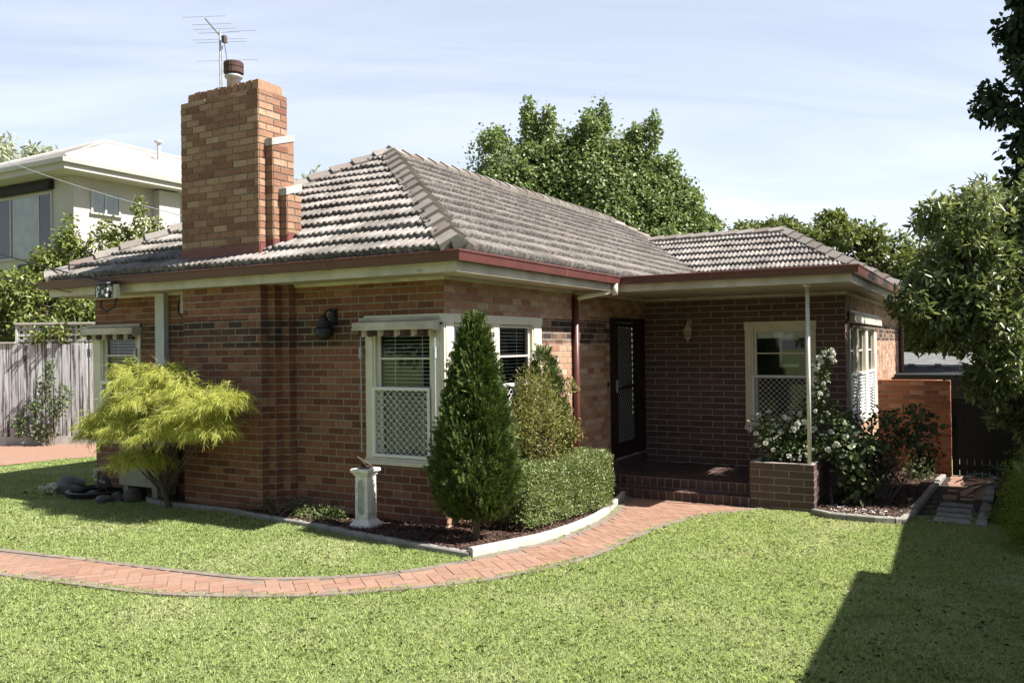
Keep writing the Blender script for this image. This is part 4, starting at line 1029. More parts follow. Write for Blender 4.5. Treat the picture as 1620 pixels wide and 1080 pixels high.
mb = MB(); mb.box(gx + .082, -5.6, -.40, gx + .12, -4.64, -.30); mb.build('gate_rail', M['gate'], t); mb = MB(); mb.box(gx + .082, -5.6, .7, gx + .12, -4.64, .8); mb.build('gate_rail', M['gate'], t)
mb = MB(); mb.box(gx + .02, -5.62, -.62, gx + .20, -4.62, -.515); mb.build('gate_sill', M['concrete_white'], t)
t = thing('carport', 'dark shed with pale metal roof edge behind the side gate', 'shed', (17, -4.5, -.5))
mb = MB(); mb.box(13.2, -8.5, -.9, 20, -3.36, 1.18); mb.build('shed_body', M['gate'], t)
mb = MB(); mb.hexa([(15.9, -8.7, 1.20), (20, -8.7, 1.5), (20, -3.0, 1.5), (15.9, -3.0, 1.20), (15.9, -8.7, 1.30), (20, -8.7, 1.62), (20, -3.0, 1.62), (15.9, -3.0, 1.30)])
for k in range(9): mb.box(15.85, -8.4 + k * .6, 1.31, 15.95, -8.25 + k * .6, 1.36)
mb.build('shed_roof', M['rock_grey'], t)
mb = MB(); mb.box(15.8, -8.7, 1.1, 15.88, -3.0, 1.22); mb.build('shed_gutter', M['rock_grey'], t)

# ------------------------------------------------------------------ neighbouring houses
NX, NY = 7.05, 17.26
nh = thing('neighbour_house', 'pale rendered two storey house with light hip roof behind the fence', 'house', (NX, NY, -.1))
mb = MB(); mb.box(NX, NY, -.3, NX + 13, NY + 6.6, 6.95); w_ = mb.build('wall', M['render_wall'], nh)
mb = MB(); mb.box(NX + 2.6, NY - .32, -.3, NX + 3.36, NY - .002, 6.86); mb.box(NX + 2.42, NY - .36, -.3, NX + 2.72, NY - .001, 5.72); mb.build('wall_pier', M['render_wall'], nh)
ox = .76
P_ = [(NX - ox, NY - ox), (NX + 14, NY - ox), (NX + 14, NY + 6.6 + ox), (NX - ox, NY + 6.6 + ox)]
zr0 = 7.18; hw = (6.6 + 2 * ox) / 2; zp = zr0 + hw * .43
mb = MB()
mb.face([(P_[0][0], P_[0][1], zr0), (P_[3][0], P_[3][1], zr0), (P_[0][0] + hw, P_[0][1] + hw, zp)])
mb.face([(P_[0][0], P_[0][1], zr0), (P_[1][0], P_[1][1], zr0), (P_[1][0], P_[0][1] + hw, zp), (P_[0][0] + hw, P_[0][1] + hw, zp)])
mb.face([(P_[3][0], P_[3][1], zr0), (P_[2][0], P_[2][1], zr0), (P_[1][0], P_[0][1] + hw, zp), (P_[0][0] + hw, P_[0][1] + hw, zp)])
for k in range(11):     # low sheet laps
    t_ = (k + 1) / 12; z = zr0 + (zp - zr0) * t_ + .012; a = hw * t_
    mb.tube([(P_[0][0] + a, P_[0][1] + a, z), (P_[1][0], P_[0][1] + a, z)], .012, 4); mb.tube([(P_[0][0] + a, P_[0][1] + a, z), (P_[0][0] + a, P_[3][1] - a, z)], .012, 4)
rf = mb.build('roof', M['pale_roof'], nh)
mb = MB(); mb.tube([(P_[0][0], P_[0][1], zr0 + .03), (P_[0][0] + hw, P_[0][1] + hw, zp + .04), (P_[1][0], P_[0][1] + hw, zp + .04)], .07, 8); mb.tube([(P_[3][0], P_[3][1], zr0 + .03), (P_[0][0] + hw, P_[0][1] + hw, zp + .04)], .07, 8); mb.build('ridge_cap', M['pale_roof'], rf)
mb = MB(); mb.tube([(11.47, 19.26, 7.9), (11.47, 19.26, 9.0)], .06, 10); mb.lathe((11.47, 19.26, 9.0), [(.06, -.06), (.14, -.02), (.14, .03), (.02, .08)], 12); mb.build('vent_pipe', M['pale_roof'], rf)
ev = [(NX - ox, NY + 6.6 + ox), (NX - ox, NY - ox), (NX + 14, NY - ox)]
mb = MB(); mb.sweep([(-.03, 6.90), (0, 6.90), (0, 7.16), (-.03, 7.16)], ev); mb.build('fascia', M['render_wall'], nh)
mb = MB(); mb.sweep([(.003, 7.06), (.10, 7.06), (.12, 7.18), (.10, 7.19), (.003, 7.08)], ev); mb.build('gutter', M['pale_roof'], nh)
mb = MB(); mb.box(NX - ox + .03, NY - ox + .03, 6.905, NX, NY + 6.6 + ox, 6.93); mb.box(NX, NY - ox + .03, 6.905, NX + 13, NY, 6.93); mb.build('soffit', M['render_wall'], nh)
TN = frameT((0, NY, 0), (1, 0, 0), (0, -1, 0)); TN2 = frameT((NX, 0, 0), (0, -1, 0), (-1, 0, 0))
def nwin(T, u0, u1, z0, z1, mull, curtain=None):
    mb = MB(T); f_ = .06
    mb.box(u0, .002, z0, u0 + f_, .04, z1); mb.box(u1 - f_, .002, z0, u1, .04, z1); mb.box(u0 + f_, .002, z1 - f_, u1 - f_, .04, z1); mb.box(u0 - .04, .002, z0 - .05, u1 + .04, .09, z0)
    for q in mull: mb.box(q - .035, .002, z0, q + .035, .035, z1 - f_)
    w = mb.build('window', M['render_wall'], nh)
    mb = MB(T); mb.face([(u0 + f_, .022, z0), (u1 - f_, .022, z0), (u1 - f_, .022, z1 - f_), (u0 + f_, .022, z1 - f_)]); mb.build('pane', M['glass'], w)
    mb = MB(T); mb.face([(u0 + f_, .004, z0), (u1 - f_, .004, z0), (u1 - f_, .004, z1 - f_), (u0 + f_, .004, z1 - f_)]); mb.build('dark_interior', M['room'], w)
    for a, b_ in (curtain or []):
        mb = MB(T); n_ = 14
        for k in range(n_):
            ua = a + (b_ - a) * k / n_; ub = a + (b_ - a) * (k + 1) / n_; mb.face([(ua, .008 + .008 * (k % 2), z0), (ub, .008 + .008 * ((k + 1) % 2), z0), (ub, .008 + .008 * ((k + 1) % 2), z1 - f_), (ua, .008 + .008 * (k % 2), z1 - f_)])
        mb.build('curtain', M['curtain'], w)
nwin(TN, 7.57, 8.52, 5.93, 6.60, [8.04], [(7.62, 8.0), (8.08, 8.46)])
nwin(TN2, -21.3, -18.22, 4.72, 6.55, [-20.28, -18.87], [(-20.2, -18.95)])
mb = MB(TN2); mb.hexa([(-21.4, .01, 6.60), (-18.15, .01, 6.60), (-18.15, .22, 6.60), (-21.4, .22, 6.60), (-21.4, .01, 6.86), (-18.15, .01, 6.86), (-18.15, .16, 6.86), (-21.4, .16, 6.86)]); mb.build('awning_cassette', M['dark_blind'], nh)
mb = MB(TN2); mb.box(-19.9, .002, 4.42, -19.2, .05, 4.52); mb.build('wall_vent', M['dark_blind'], nh)

# the house next door on the right, outside the frame, whose eaves shade the lawn
n2 = thing('next_door_house', 'low pale house on the right whose eaves shade the lawn', 'house', (-2, -7.6, -.1))
mb = MB(); mb.box(-16, -13.5, -.5, .98, -7.3, 2.9); mb.box(.98, -13.5, -.7, 8.2, -7.6, 2.8); mb.build('wall', M['render_wall'], n2)
mb = MB()
EY1 = -6.86; EY2 = -7.06
mb.hexa([(-16.3, -14, 2.90), (.95, -14, 2.90), (.95, EY1, 2.90), (-16.3, EY1, 2.90), (-16.3, -14, 3.3), (.95, -14, 3.3), (.95, EY1, 3.0), (-16.3, EY1, 3.0)])
mb.hexa([(.954, -14, 2.80), (8.4, -14, 2.80), (8.4, EY2, 2.80), (.954, EY2, 2.80), (.954, -14, 3.1), (8.4, -14, 3.1), (8.4, EY2, 2.92), (.954, EY2, 2.92)])
mb.build('roof', M['cap'], n2)

# ------------------------------------------------------------------ foliage
def unit(a): return a / np.maximum(1e-9, np.linalg.norm(a, axis=-1, keepdims=True))
def rdir(r, n): return unit(r.normal(size=(n, 3)))

def leaves(P, A, Nn, L, W, fold=.25, droop=.12):
    A = unit(A); Nn = unit(Nn - A * (Nn * A).sum(-1, keepdims=True)); S = np.cross(A, Nn)
    L = np.asarray(L)[:, None]; W = np.asarray(W)[:, None]
    m1 = P + A * L * .33 + Nn * W * fold * .5; m2 = P + A * L * .68 + Nn * (W * fold * .4 - L * droop * .4)
    tip = P + A * L - Nn * L * droop
    V = np.stack([P, m1 + S * W * .5, m2 + S * W * .42, tip, m2 - S * W * .42, m1 - S * W * .5], 1).reshape(-1, 3)
    n = len(P); i = 6 * np.arange(n)[:, None]
    F = np.concatenate([i + np.array([[0, 1, 2, 3]]), i + np.array([[0, 3, 4, 5]])])
    return V, F
def needles(P, A, L, W, r):
    A = unit(A); S = unit(np.cross(A, rdir(r, len(P)))) * (np.asarray(W)[:, None] * .5); L = np.asarray(L)[:, None]
    V = np.stack([P - S, P + S, P + A * L + S * .3, P + A * L - S * .3], 1).reshape(-1, 3)
    return V, (4 * np.arange(len(P))[:, None] + np.arange(4)[None])

def clump_points(r, clumps, dens, thick=.6, bump_=.22, spike=.06, upper=-1.):
    Ps = []; Ds = []
    for c in clumps:
        c = np.array(c, float); R = c[3:6]; n = int(dens * 4 * PI * (R[0] * R[1] + R[1] * R[2] + R[0] * R[2]) / 3)
        if n < 3: continue
        d = rdir(r, n); d = d[d[:, 2] > upper]; n = len(d)
        ph = r.uniform(0, 6.28, 6); f = r.uniform(2, 5, 6)
        b = 1 + bump_ * (np.sin(f[0] * d[:, 0] + ph[0]) * np.sin(f[1] * d[:, 1] + ph[1]) + .7 * np.sin(f[2] * d[:, 2] * 1.5 + ph[2]) * np.sin(f[3] * d[:, 0] * 1.5 + ph[3]))
        rr = (1 - thick * r.random(n) ** 1.4) * b
        sp_ = r.random(n) < spike; rr = np.where(sp_, rr + r.random(n) * .28, rr)
        Ps.append(c[:3] + d * R * rr[:, None]); Ds.append(d)
    return np.concatenate(Ps), np.concatenate(Ds)

def subclumps(r, big, K, f0, f1, rad=(.45, .92), zmin=-.6):
    out = []; big = np.array(big, float)
    while len(out) < K:
        d = rdir(r, 1)[0]
        if d[2] < zmin: continue
        t = r.uniform(*rad); c = big[:3] + d * big[3:6] * t; f = r.uniform(f0, f1); s_ = big[3:6].mean()
        out.append((*c, s_ * f, s_ * f, s_ * f * r.uniform(.75, 1.05)))
    return out

def leaf_obj(name, mat, parent, P, D, r, L, W, out_w=.6, up=.5, rand=.7, droop=.3, fold=.25, curl=.12):
    n = len(P); A = D * out_w + r.normal(size=(n, 3)) * rand - np.array([0, 0, droop]); Nn = D * .6 + np.array([0, 0, up]) + r.normal(size=(n, 3)) * .5
    V, F = leaves(P, A, Nn, r.uniform(*L, n), r.uniform(*W, n), fold, curl)
    return np_mesh(name, V, F, mat, parent)

def trunk(parent, base, top, r0, r1, limbs=(), mat='bark', rl=.35, wob=.1, seed=0, name='trunk', n=10):
    rr = random.Random(seed); base = Vector(base); top = Vector(top); mb = MB()
    pts = []; 
    for k in range(7):
        t_ = k / 6; p = base.lerp(top, t_) + Vector((rr.uniform(-wob, wob), rr.uniform(-wob, wob), 0)) * math.sin(PI * t_); pts.append(p)
    mb.tube(pts, [r0 * (1.25 if k == 0 else 1) + (r1 - r0) * k / 6 for k in range(7)], n)
    o = mb.build(name, M[mat], parent, True)
    if limbs:
        mb = MB()
        for l in limbs:
            l = Vector(l); t_ = rr.uniform(.35, .95); a = base.lerp(top, t_); m_ = a.lerp(l, .5) + Vector((rr.uniform(-wob, wob), rr.uniform(-wob, wob), abs((l - a).length) * .08))
            rad = (r0 + (r1 - r0) * t_) * rl * 1.6
            mb.tube([a, a.lerp(m_, .5), m_, m_.lerp(l, .6), l], [rad, rad * .8, rad * .62, rad * .45, rad * .25], 6)
        mb.build('limb', M[mat], parent, True)
    return o

def tree(name, label, base, bigs, K, dens, L, W, mat, seed, f=(.25, .42), tr=None, barkm='bark', group=None, cat='tree', extra=None, **kw):
    r = np.random.default_rng(seed); t = thing(name, label, cat, base, group); cl = []
    for b in bigs: cl += ([(*b[:3], b[3] * kw['mass'], b[4] * kw['mass'], b[5] * kw['mass'])] if 'mass' in kw else []) + subclumps(r, b, K, *f, zmin=kw.get('zmin', -.6), rad=kw.get('rad', (.45, .92)))
    if extra: cl += extra
    P, D = clump_points(r, cl, dens, kw.get('thick', .6), .22, kw.get('spike', .08))
    leaf_obj('crown', M[mat], t, P, D, r, L, W, droop=kw.get('droop', .3), up=kw.get('up', .5), rand=kw.get('rand', .7), fold=kw.get('fold', .25), curl=kw.get('curl', .12))
    r0, top = tr
    trunk(t, base, top, r0, r0 * .35, [c[:3] for c in cl[::max(1, len(cl) // 24)]], barkm, seed=seed, wob=r0 * 1.2)
    return t
# big sweetgum behind the house: several upright leaders
B = (26.0, 8.6)
rvx, rvy = .49, -.8717
def bb(px_, z, rw, rz, dep=0): return (25.6 + rvx * (px_ - .25) + .87 * dep, 9.6 + rvy * (px_ - .25) + .49 * dep, z - .35, rw, rw * .9, rz)
tree('sweetgum_tree', 'big dense green tree rising behind the main roof ridge', (26, 8.9, -.1),
     [bb(-3.2, 8.6, 2.2, 3.1), bb(-1.9, 9.6, 1.7, 2.9, .8), bb(.1, 9.3, 2.0, 2.9), bb(2.2, 8.9, 1.6, 2.9, .5), bb(3.7, 7.4, 1.6, 2.2), bb(4.4, 6.2, 1.2, 1.6, -.3), bb(.6, 6.4, 4.4, 2.6, .6), bb(-3.3, 6.6, 2.2, 2.2), bb(1.6, 7.6, 2.2, 2.4), bb(-.9, 7.8, 2.0, 2.6), bb(-4.0, 7.6, 1.3, 2.2), bb(1.1, 9.2, 1.2, 2.2), bb(-1.0, 9.6, 1.2, 2.2), bb(3.0, 7.8, 1.6, 2.2), bb(5.2, 6.4, 1.15, 1.6), bb(5.6, 5.6, 1.0, 1.2), bb(4.3, 8.0, 1.0, 1.5)], 26, 185, (.12, .19), (.085, .135), 'leaf_gum', 21, f=(.13, .25), tr=(.35, (26, 8.9, 10.5)), spike=.2, rad=(.25, .92), mass=.86,
     extra=[bb(-2.35, 12.2, .34, .75), bb(-1.5, 11.9, .34, .7), bb(.9, 12.0, .28, .8), bb(.3, 11.7, .5, .6), bb(3.0, 11.4, .36, .8), bb(2.3, 11.2, .4, .6), bb(-3.6, 11.1, .4, .6), bb(3.7, 9.8, .5, .7), bb(4.6, 8.0, .45, .6), bb(5.2, 7.4, .35, .5)])
tree('bushy_tree', 'broad bushy yellow green tree right behind the rear wing roof', (22, -2.6, -.5),
     [(20.9, .6, 4.6, 1.5, 1.4, 1.1), (21.8, -.9, 4.8, 1.7, 1.6, 1.35), (23, -2.4, 4.0, 2.0, 1.9, 1.6), (23, -3.6, 3.2, 1.9, 1.9, 1.9), (21.6, -.9, 5.7, .6, .6, .6), (20.5, 1.2, 5.2, 1.3, 1.2, .75), (21.2, .1, 5.25, 1.2, 1.1, .8), (21.4, -4.2, 2.2, 1.5, 1.5, 1.7), (21.0, -5.9, 2.6, 1.7, 1.7, 2.0)], 13, 130, (.13, .21), (.075, .12), 'leaf_back', 22, f=(.24, .42), tr=(.2, (22, -2.4, 4.5)))
# large leafed tree on the right
tree('large_leafed_tree', 'large glossy leafed tree overhanging the side path and gate', (6.4, -5.75, gzf(6.4, -5.75)),
     [(6.1, -5.2, 2.9, 1.25, .95, 1.35), (5.9, -4.95, 2.15, .9, .8, .75), (6.9, -5.6, 3.5, 1.4, 1.05, 1.15), (5.9, -5.75, 1.7, 1.1, .8, 1.0), (6.6, -5.6, .95, .8, .45, .8), (6.2, -4.6, 2.5, .8, .55, .65), (7.6, -6.3, 3.0, 1.2, .7, 1.4), (6.9, -6.05, 1.7, 1.0, .55, 1.2), (7.6, -6.2, .5, .8, .5, .9), (5.6, -5.0, 2.9, .7, .6, .8), (5.15, -4.5, 2.45, .55, .45, .5), (5.4, -4.75, 3.4, .6, .5, .55), (5.7, -5.25, 1.3, .5, .36, .5)], 22, 190, (.09, .17), (.032, .054), 'leaf_mag', 23, f=(.15, .34), tr=(.09, (6.3, -5.4, 3.0)), barkm='bark_pale', droop=.12, rand=.8, up=.7, spike=.1, fold=.35, curl=.18)
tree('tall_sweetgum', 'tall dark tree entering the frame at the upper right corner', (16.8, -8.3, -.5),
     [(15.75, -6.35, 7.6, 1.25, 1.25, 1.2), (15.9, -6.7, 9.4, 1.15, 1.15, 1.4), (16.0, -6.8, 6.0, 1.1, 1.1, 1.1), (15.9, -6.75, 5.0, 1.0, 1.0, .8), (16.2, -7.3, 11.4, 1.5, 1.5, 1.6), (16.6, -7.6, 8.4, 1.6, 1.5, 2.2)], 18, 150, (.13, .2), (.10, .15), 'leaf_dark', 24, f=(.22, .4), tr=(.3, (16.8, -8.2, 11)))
# left: trees beyond the fence
tree('citrus_tree', 'leafy yellow green tree leaning over the paling fence', (4.9, 14.6, -.1),
     [(4.7, 15.4, 3.2, 1.3, 1.3, 1.15), (5.2, 14.0, 2.9, 1.1, 1.1, 1.0), (4.6, 13.4, 2.35, .7, .8, .55), (4.2, 16.4, 2.6, 1.2, 1.2, 1.5), (3.45, 12.35, 2.28, .42, .5, .28)], 14, 165, (.10, .16), (.05, .075), 'leaf_citrus', 25, f=(.24, .42), tr=(.1, (4.9, 14.6, 3.2)))
tree('lilly_pilly_tree', 'tall thin leafy shoots in front of the pale neighbouring house', (5.6, 14.0, -.1),
     [(5.35, 14.75, 4.3, .38, .38, .75), (5.9, 13.6, 4.3, .7, .7, .7), (5.0, 15.1, 3.8, .6, .6, .6)], 8, 150, (.09, .15), (.05, .075), 'leaf_citrus', 26, f=(.35, .6), tr=(.07, (5.7, 14, 4.4)),
     extra=[(6.05, 13.0, 4.9, .26, .26, .62), (6.0, 13.05, 5.5, .17, .17, .34), (6.3, 12.65, 4.6, .3, .3, .4), (6.6, 12.3, 4.7, .2, .2, .38), (5.3, 14.8, 5.0, .17, .17, .4), (5.65, 13.9, 4.95, .22, .22, .4), (5.9, 13.55, 4.75, .22, .22, .38), (6.35, 12.85, 5.0, .16, .16, .3)])
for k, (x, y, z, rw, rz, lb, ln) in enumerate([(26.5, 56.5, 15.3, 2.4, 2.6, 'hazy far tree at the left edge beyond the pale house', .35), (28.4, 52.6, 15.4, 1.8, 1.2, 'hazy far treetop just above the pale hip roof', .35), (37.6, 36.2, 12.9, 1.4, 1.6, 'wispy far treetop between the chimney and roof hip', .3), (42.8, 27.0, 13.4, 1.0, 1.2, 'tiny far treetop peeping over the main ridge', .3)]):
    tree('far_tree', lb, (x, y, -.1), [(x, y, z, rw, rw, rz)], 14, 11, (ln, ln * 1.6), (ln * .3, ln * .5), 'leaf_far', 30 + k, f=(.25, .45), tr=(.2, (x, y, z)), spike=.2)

st = None
for k, (x, y, s_) in enumerate([(-24, 9, 1.1), (-26, 1, 1.0), (-23, -7, 1.2), (-25, -15, 1.0), (-24, 17, 1.0), (-17, -19, .9)]):
    if st is None:
        st = tree('street_tree', 'dark leafy street tree standing across the road behind the viewer', (x, y, -.1), [(x, y, 5.2, 3.8, 3.8, 3.4), (x, y, 2.8, 3.4, 3.4, 2.0)], 16, 16, (.25, .45), (.16, .28), 'leaf_gum', 77, f=(.3, .45), tr=(.25, (x, y, 5)), group='street trees across the road')
    else:
        c = st.copy(); col.objects.link(c); c.location = (x, y, -.1); c.rotation_euler = (0, 0, k * 1.3); c.scale = (s_, s_, s_)
        for ch in st.children:
            d = ch.copy(); col.objects.link(d); d.parent = c
t = thing('boundary_fence', 'dark timber boundary fence hidden behind the large leafed tree', 'fence', (8.4, -6.5, -.6))
mb = MB()
for k in range(70): mb.box(8.25 + k * .16, -6.55, -.8, 8.25 + k * .16 + .15, -6.52, 1.5 + random.uniform(-.01, .01))
mb.build('palings', M['gate'], t)
# clipped conifers -----------------------------------------------------------
def conifer(x, y, zb, zt, rmax, zw, seed, label, n_spray=2100, mat='leaf_thuja', trunk_h=.25):
    r = np.random.default_rng(seed); g0 = gzf(x, y); t = thing('clipped_conifer', label, 'conifer', (x, y, g0), 'clipped cone conifers by the corner window')
    H = zt - zb
    u = r.random(n_spray) ** 1.15; z = zb + H * u; s0 = (zw - zb) / H
    prof = np.where(u < s0, .55 + .45 * np.sin(PI / 2 * np.clip(u / s0, 0, 1)) ** .8, np.clip((1 - u) / (1 - s0), 0, 1) ** .76)
    a = r.uniform(0, 2 * PI, n_spray); lob = 1 + .07 * np.sin(5 * a + 4 * u * 3) + .05 * np.sin(9 * a - 20 * u)
    keep = r.random(n_spray) < np.clip(prof + .25, 0, 1); u, z, prof, a, lob = (q[keep] for q in (u, z, prof, a, lob))
    n = len(a); rad = (rmax * prof * lob + .02) * (1 - .36 * r.random(n) ** 1.5)
    D = np.stack([np.cos(a), np.sin(a), np.zeros(n)], -1); P = np.array([x, y, 0]) + D * rad[:, None]; P[:, 2] = z
    axis = unit(D * r.uniform(.25, 1.0, (n, 1)) + np.array([0, 0, .85]) + r.normal(size=(n, 3)) * .30)
    tang = np.stack([-D[:, 1], D[:, 0], D[:, 2]], -1); pn = D * r.uniform(-.2, 1, (n, 1)) + tang * r.normal(size=(n, 1)) * .9 + np.array([0, 0, .2]); pn = unit(pn - axis * (pn * axis).sum(-1, keepdims=True)); side = np.cross(axis, pn)
    P += D * r.normal(0, .012, (n, 1)); sl_ = r.uniform(.06, .12, (n, 1)); q = 27; Ps = []; As = []; Ns = []
    for k in range(q):
        f = (k // 2) / (q // 2); s_ = (-1 if k % 2 else 1) * (.95 - .5 * f)
        if k == q - 1: s_ = 0
        off = side * ((-1 if k % 2 else 1) * sl_ * .28 * (1 - f) * ((k // 2) % 3) / 2)
        Ps.append(P + axis * f * sl_ + off); As.append(axis + side * s_); Ns.append(pn + r.normal(size=(n, 3)) * .2)
    Ps = np.concatenate(Ps); As = np.concatenate(As); Ns = np.concatenate(Ns); m_ = len(Ps)
    V, F = leaves(Ps, As, Ns, r.uniform(.020, .038, m_), r.uniform(.0065, .011, m_), .3, .1)
    np_mesh('crown', V, F, M[mat], t)
    # dark inner twigs so that the crown is not hollow
    mb = MB(); mb.tube([(x, y, g0 - .05), (x + .005, y, zb + .1), (x, y, zb + H * .6), (x, y, zt - .1)], [.038, .032, .018, .005], 10)
    for k in range(46):
        aa = random.uniform(0, 6.28); zz = zb + H * random.uniform(.02, .8); rr_ = rmax * .7 * max(.1, 1 - (zz - zb) / H); mb.tube([(x, y, zz), (x + rr_ * math.cos(aa), y + rr_ * math.sin(aa), zz + .12)], [.008, .003], 4)
    mb.build('trunk', M['bark_pale'], t, True)
conifer(-.37, -.62, .17, 2.20, .395, .62, 41, 'dark green cone shaped conifer in front of the corner window', 7600)
conifer(1.74, -.34, .2, 1.86, .31, .75, 42, 'smaller cone conifer half hidden behind the bronze tinged shrub', 1900)

# bronze tinged shrub ----------------------------------------------------------
r = np.random.default_rng(51); t = thing('nandina_shrub', 'loose bronze tinged shrub between cone conifer and box hedge', 'shrub', (1.35, -.5, gzf(1.35, -.5)))
cl = [(1.35, -.55, .75, .45, .34, .45), (1.2, -.55, 1.12, .36, .26, .34), (1.0, -.5, 1.42, .18, .16, .26), (1.5, -.58, 1.05, .28, .2, .26), (2.0, -.55, 1.40, .18, .12, .10), (1.3, -.52, 1.45, .2, .16, .2), (.85, -.5, 1.0, .25, .2, .35), (1.95, -.56, .85, .22, .18, .2)]
P, D = clump_points(r, cl, 950, .75, .25, .18)
leaf_obj('foliage', M['leaf_nand'], t, P, D, r, (.035, .06), (.010, .017), up=.4, droop=-.35, rand=.6)
mb = MB()
for k in range(11):
    a = (1.35 + random.uniform(-.1, .1), -.5 + random.uniform(-.08, .08), gzf(1.35, -.5)); e = random.choice(cl); mb.tube([a, (a[0] * .6 + e[0] * .4, a[1] * .6 + e[1] * .4, .5), (e[0] + random.uniform(-.1, .1), e[1], e[2] + .1)], [.010, .008, .003], 5)
mb.build('stem', M['bark'], t)

# box hedge ---------------------------------------------------------------------
r = np.random.default_rng(52); hx0, hx1, hy0, hy1 = .22, 2.55, -.90, -.22
t = thing('box_hedge', 'clipped box hedge beside the white curved kerb', 'hedge', (1.4, -.55, gzf(1.4, -.55)))
def hz_top(x): return .585 - .028 * x
n = 42000; fc = r.choice(5, n, p=[.40, .30, .12, .10, .08]); a = r.random(n); b_ = r.random(n); dpt = .13 * r.random(n) ** 1.3 - .025
x = hx0 + (hx1 - hx0) * a; zb = gz(x, -.6) + .10; zt = hz_top(x)
P = np.zeros((n, 3)); D = np.zeros((n, 3))
for k in range(5):
    q = fc == k
    if k == 0: P[q] = np.stack([x[q], hy0 + dpt[q], zb[q] + (zt - zb)[q] * b_[q]], -1); D[q] = (0, -1, .1)
    if k == 1: P[q] = np.stack([x[q], hy0 + (hy1 - hy0) * b_[q], zt[q] - dpt[q]], -1); D[q] = (0, 0, 1)
    if k == 2: yy = hy0 + (hy1 - hy0) * a[q]; P[q] = np.stack([np.full(q.sum(), hx1) - dpt[q], yy, -.15 + (hz_top(hx1) + .15) * b_[q]], -1); D[q] = (1, 0, .1)
    if k == 3: yy = hy0 + (hy1 - hy0) * a[q]; P[q] = np.stack([np.full(q.sum(), hx0) + dpt[q], yy, .03 + (hz_top(hx0) - .03) * b_[q]], -1); D[q] = (-1, 0, .1)
    if k == 4: P[q] = np.stack([x[q], hy1 - dpt[q], zb[q] + (zt - zb)[q] * b_[q]], -1); D[q] = (0, 1, .1)
und = .013 * (np.sin(P[:, 0] * 13 + 3 * P[:, 2]) + np.sin(P[:, 2] * 17 + P[:, 0] * 7) + np.sin(P[:, 1] * 15 + P[:, 0] * 4)); P += D * und[:, None]
edge = np.clip((P[:, 2] - zt + .06) / .06, 0, 1); P[:, 1] += np.where((fc == 0), .02 * edge ** 2, 0)
V, F = leaves(P, D * .7 + r.normal(size=(n, 3)) * .6 + np.array([0, 0, .35]), D + r.normal(size=(n, 3)) * .6 + np.array([0, 0, .3]), r.uniform(.019, .031, n), r.uniform(.012, .018, n), .3, .1)
np_mesh('foliage', V, F, M['leaf_box'], t)
mb = MB()
for k in range(60):
    xx = random.uniform(hx0 + .05, hx1 - .05); yy = random.uniform(hy0 + .12, hy1 - .1); g0 = gzf(xx, yy)
    for j in range(4): mb.tube([(xx, yy, g0 - .02), (xx + random.uniform(-.12, .12), yy + random.uniform(-.18, .12), .15), (xx + random.uniform(-.2, .2), yy + random.uniform(-.22, .2), random.uniform(.25, .5))], [.010, .007, .003], 4)
mb.build('stem', M['bark'], t)

# weeping acacia ----------------------------------------------------------------
r = np.random.default_rng(53); AX, AY = -.24, 4.02; ag = gzf(AX, AY)
t = thing('weeping_acacia', 'bright yellow green weeping shrub by the left end of the house', 'shrub', (AX, AY, ag))
rvv = np.array([.49, -.8717, 0]); fv = np.array([.8717, .49, 0])
lobes = [(-.8, 4.08, 1.47, 0.26), (-0.85, 3.65, 1.26, 0.35), (-.8, 4.66, .94, 0.30), (-0.9, 4.01, 0.86, 0.36), (-0.95, 3.36, 0.89, 0.35), (-0.95, 2.86, 1.14, 0.33), (-0.92, 2.47, 1.26, 0.26), (-.92, 2.30, 1.33, .11), (-0.95, 2.65, 0.94, 0.26), (-0.75, 4.9, 0.81, 0.23), (-0.9, 3.93, 0.51, 0.27), (-.8, 4.34, 1.14, 0.26), (-0.85, 3.09, 1.39, 0.21), (-0.75, 4.28, 1.66, 0.14), (-0.8, 3.57, 1.57, 0.2)]
Ps = []; As = []
for (lx, ly, lz, lr) in lobes:
    ns = int(1350 * lr ** 1.6); rw = lr * 1.05; rz = lr * .75; d = rdir(r, ns); d[:, 2] = np.abs(d[:, 2]) * .9 + .05; d = unit(d)
    ctr = np.array([lx, ly, lz]); p = ctr + (d[:, :1] * rvv + d[:, 1:2] * fv) * rw * r.uniform(.25, 1., (ns, 1)) + np.array([0, 0, 1]) * (d[:, 2:] * rz * r.uniform(.4, 1, (ns, 1)))
    v = unit((d[:, :1] * rvv + d[:, 1:2] * fv) * .9 + np.array([0, 0, .35]) + r.normal(size=(ns, 3)) * .25); step = .030; L = r.integers(5, 9, ns)
    for k in range(15):
        ok = L > k
        for j in range(3):
            Ps.append((p + r.normal(size=p.shape) * .006)[ok]); As.append((v * .55 + np.array([0, 0, -.62]) + r.normal(size=p.shape) * .42)[ok])
        p = p + v * step; v = unit(v + np.array([0, 0, -.17]) + r.normal(size=p.shape) * .05)
P = np.concatenate(Ps); A = np.concatenate(As); n = len(P); A[:, 2] += .12
V, F = needles(P, A, r.uniform(.06, .125, n), r.uniform(.004, .007, n), r); np_mesh('foliage', V, F, M['leaf_acacia'], t)
trunk(t, (AX - .25, AY - .12, ag - .05), (AX - .48, AY - .12, ag + .55), .042, .026, name='trunk', wob=.01, mat='bark')
mb = MB()
for (lx, ly, lz, lr) in lobes:
    e = np.array([lx, ly, lz + .05]); tq = random.uniform(.12, .5); a = Vector((AX - .25 - .42 * tq, AY - .12, ag + tq)); e = Vector(e); m_ = a.lerp(e, .5) + Vector((0, 0, .02)); mb.tube([a, m_, e], [.011, .008, .004], 6)
mb.tube([(AX - .27, AY - .1, ag + .12), (AX - .36, AY + .04, ag + .3), (AX - .42, AY + .25, ag + .62)], [.022, .018, .01], 6)
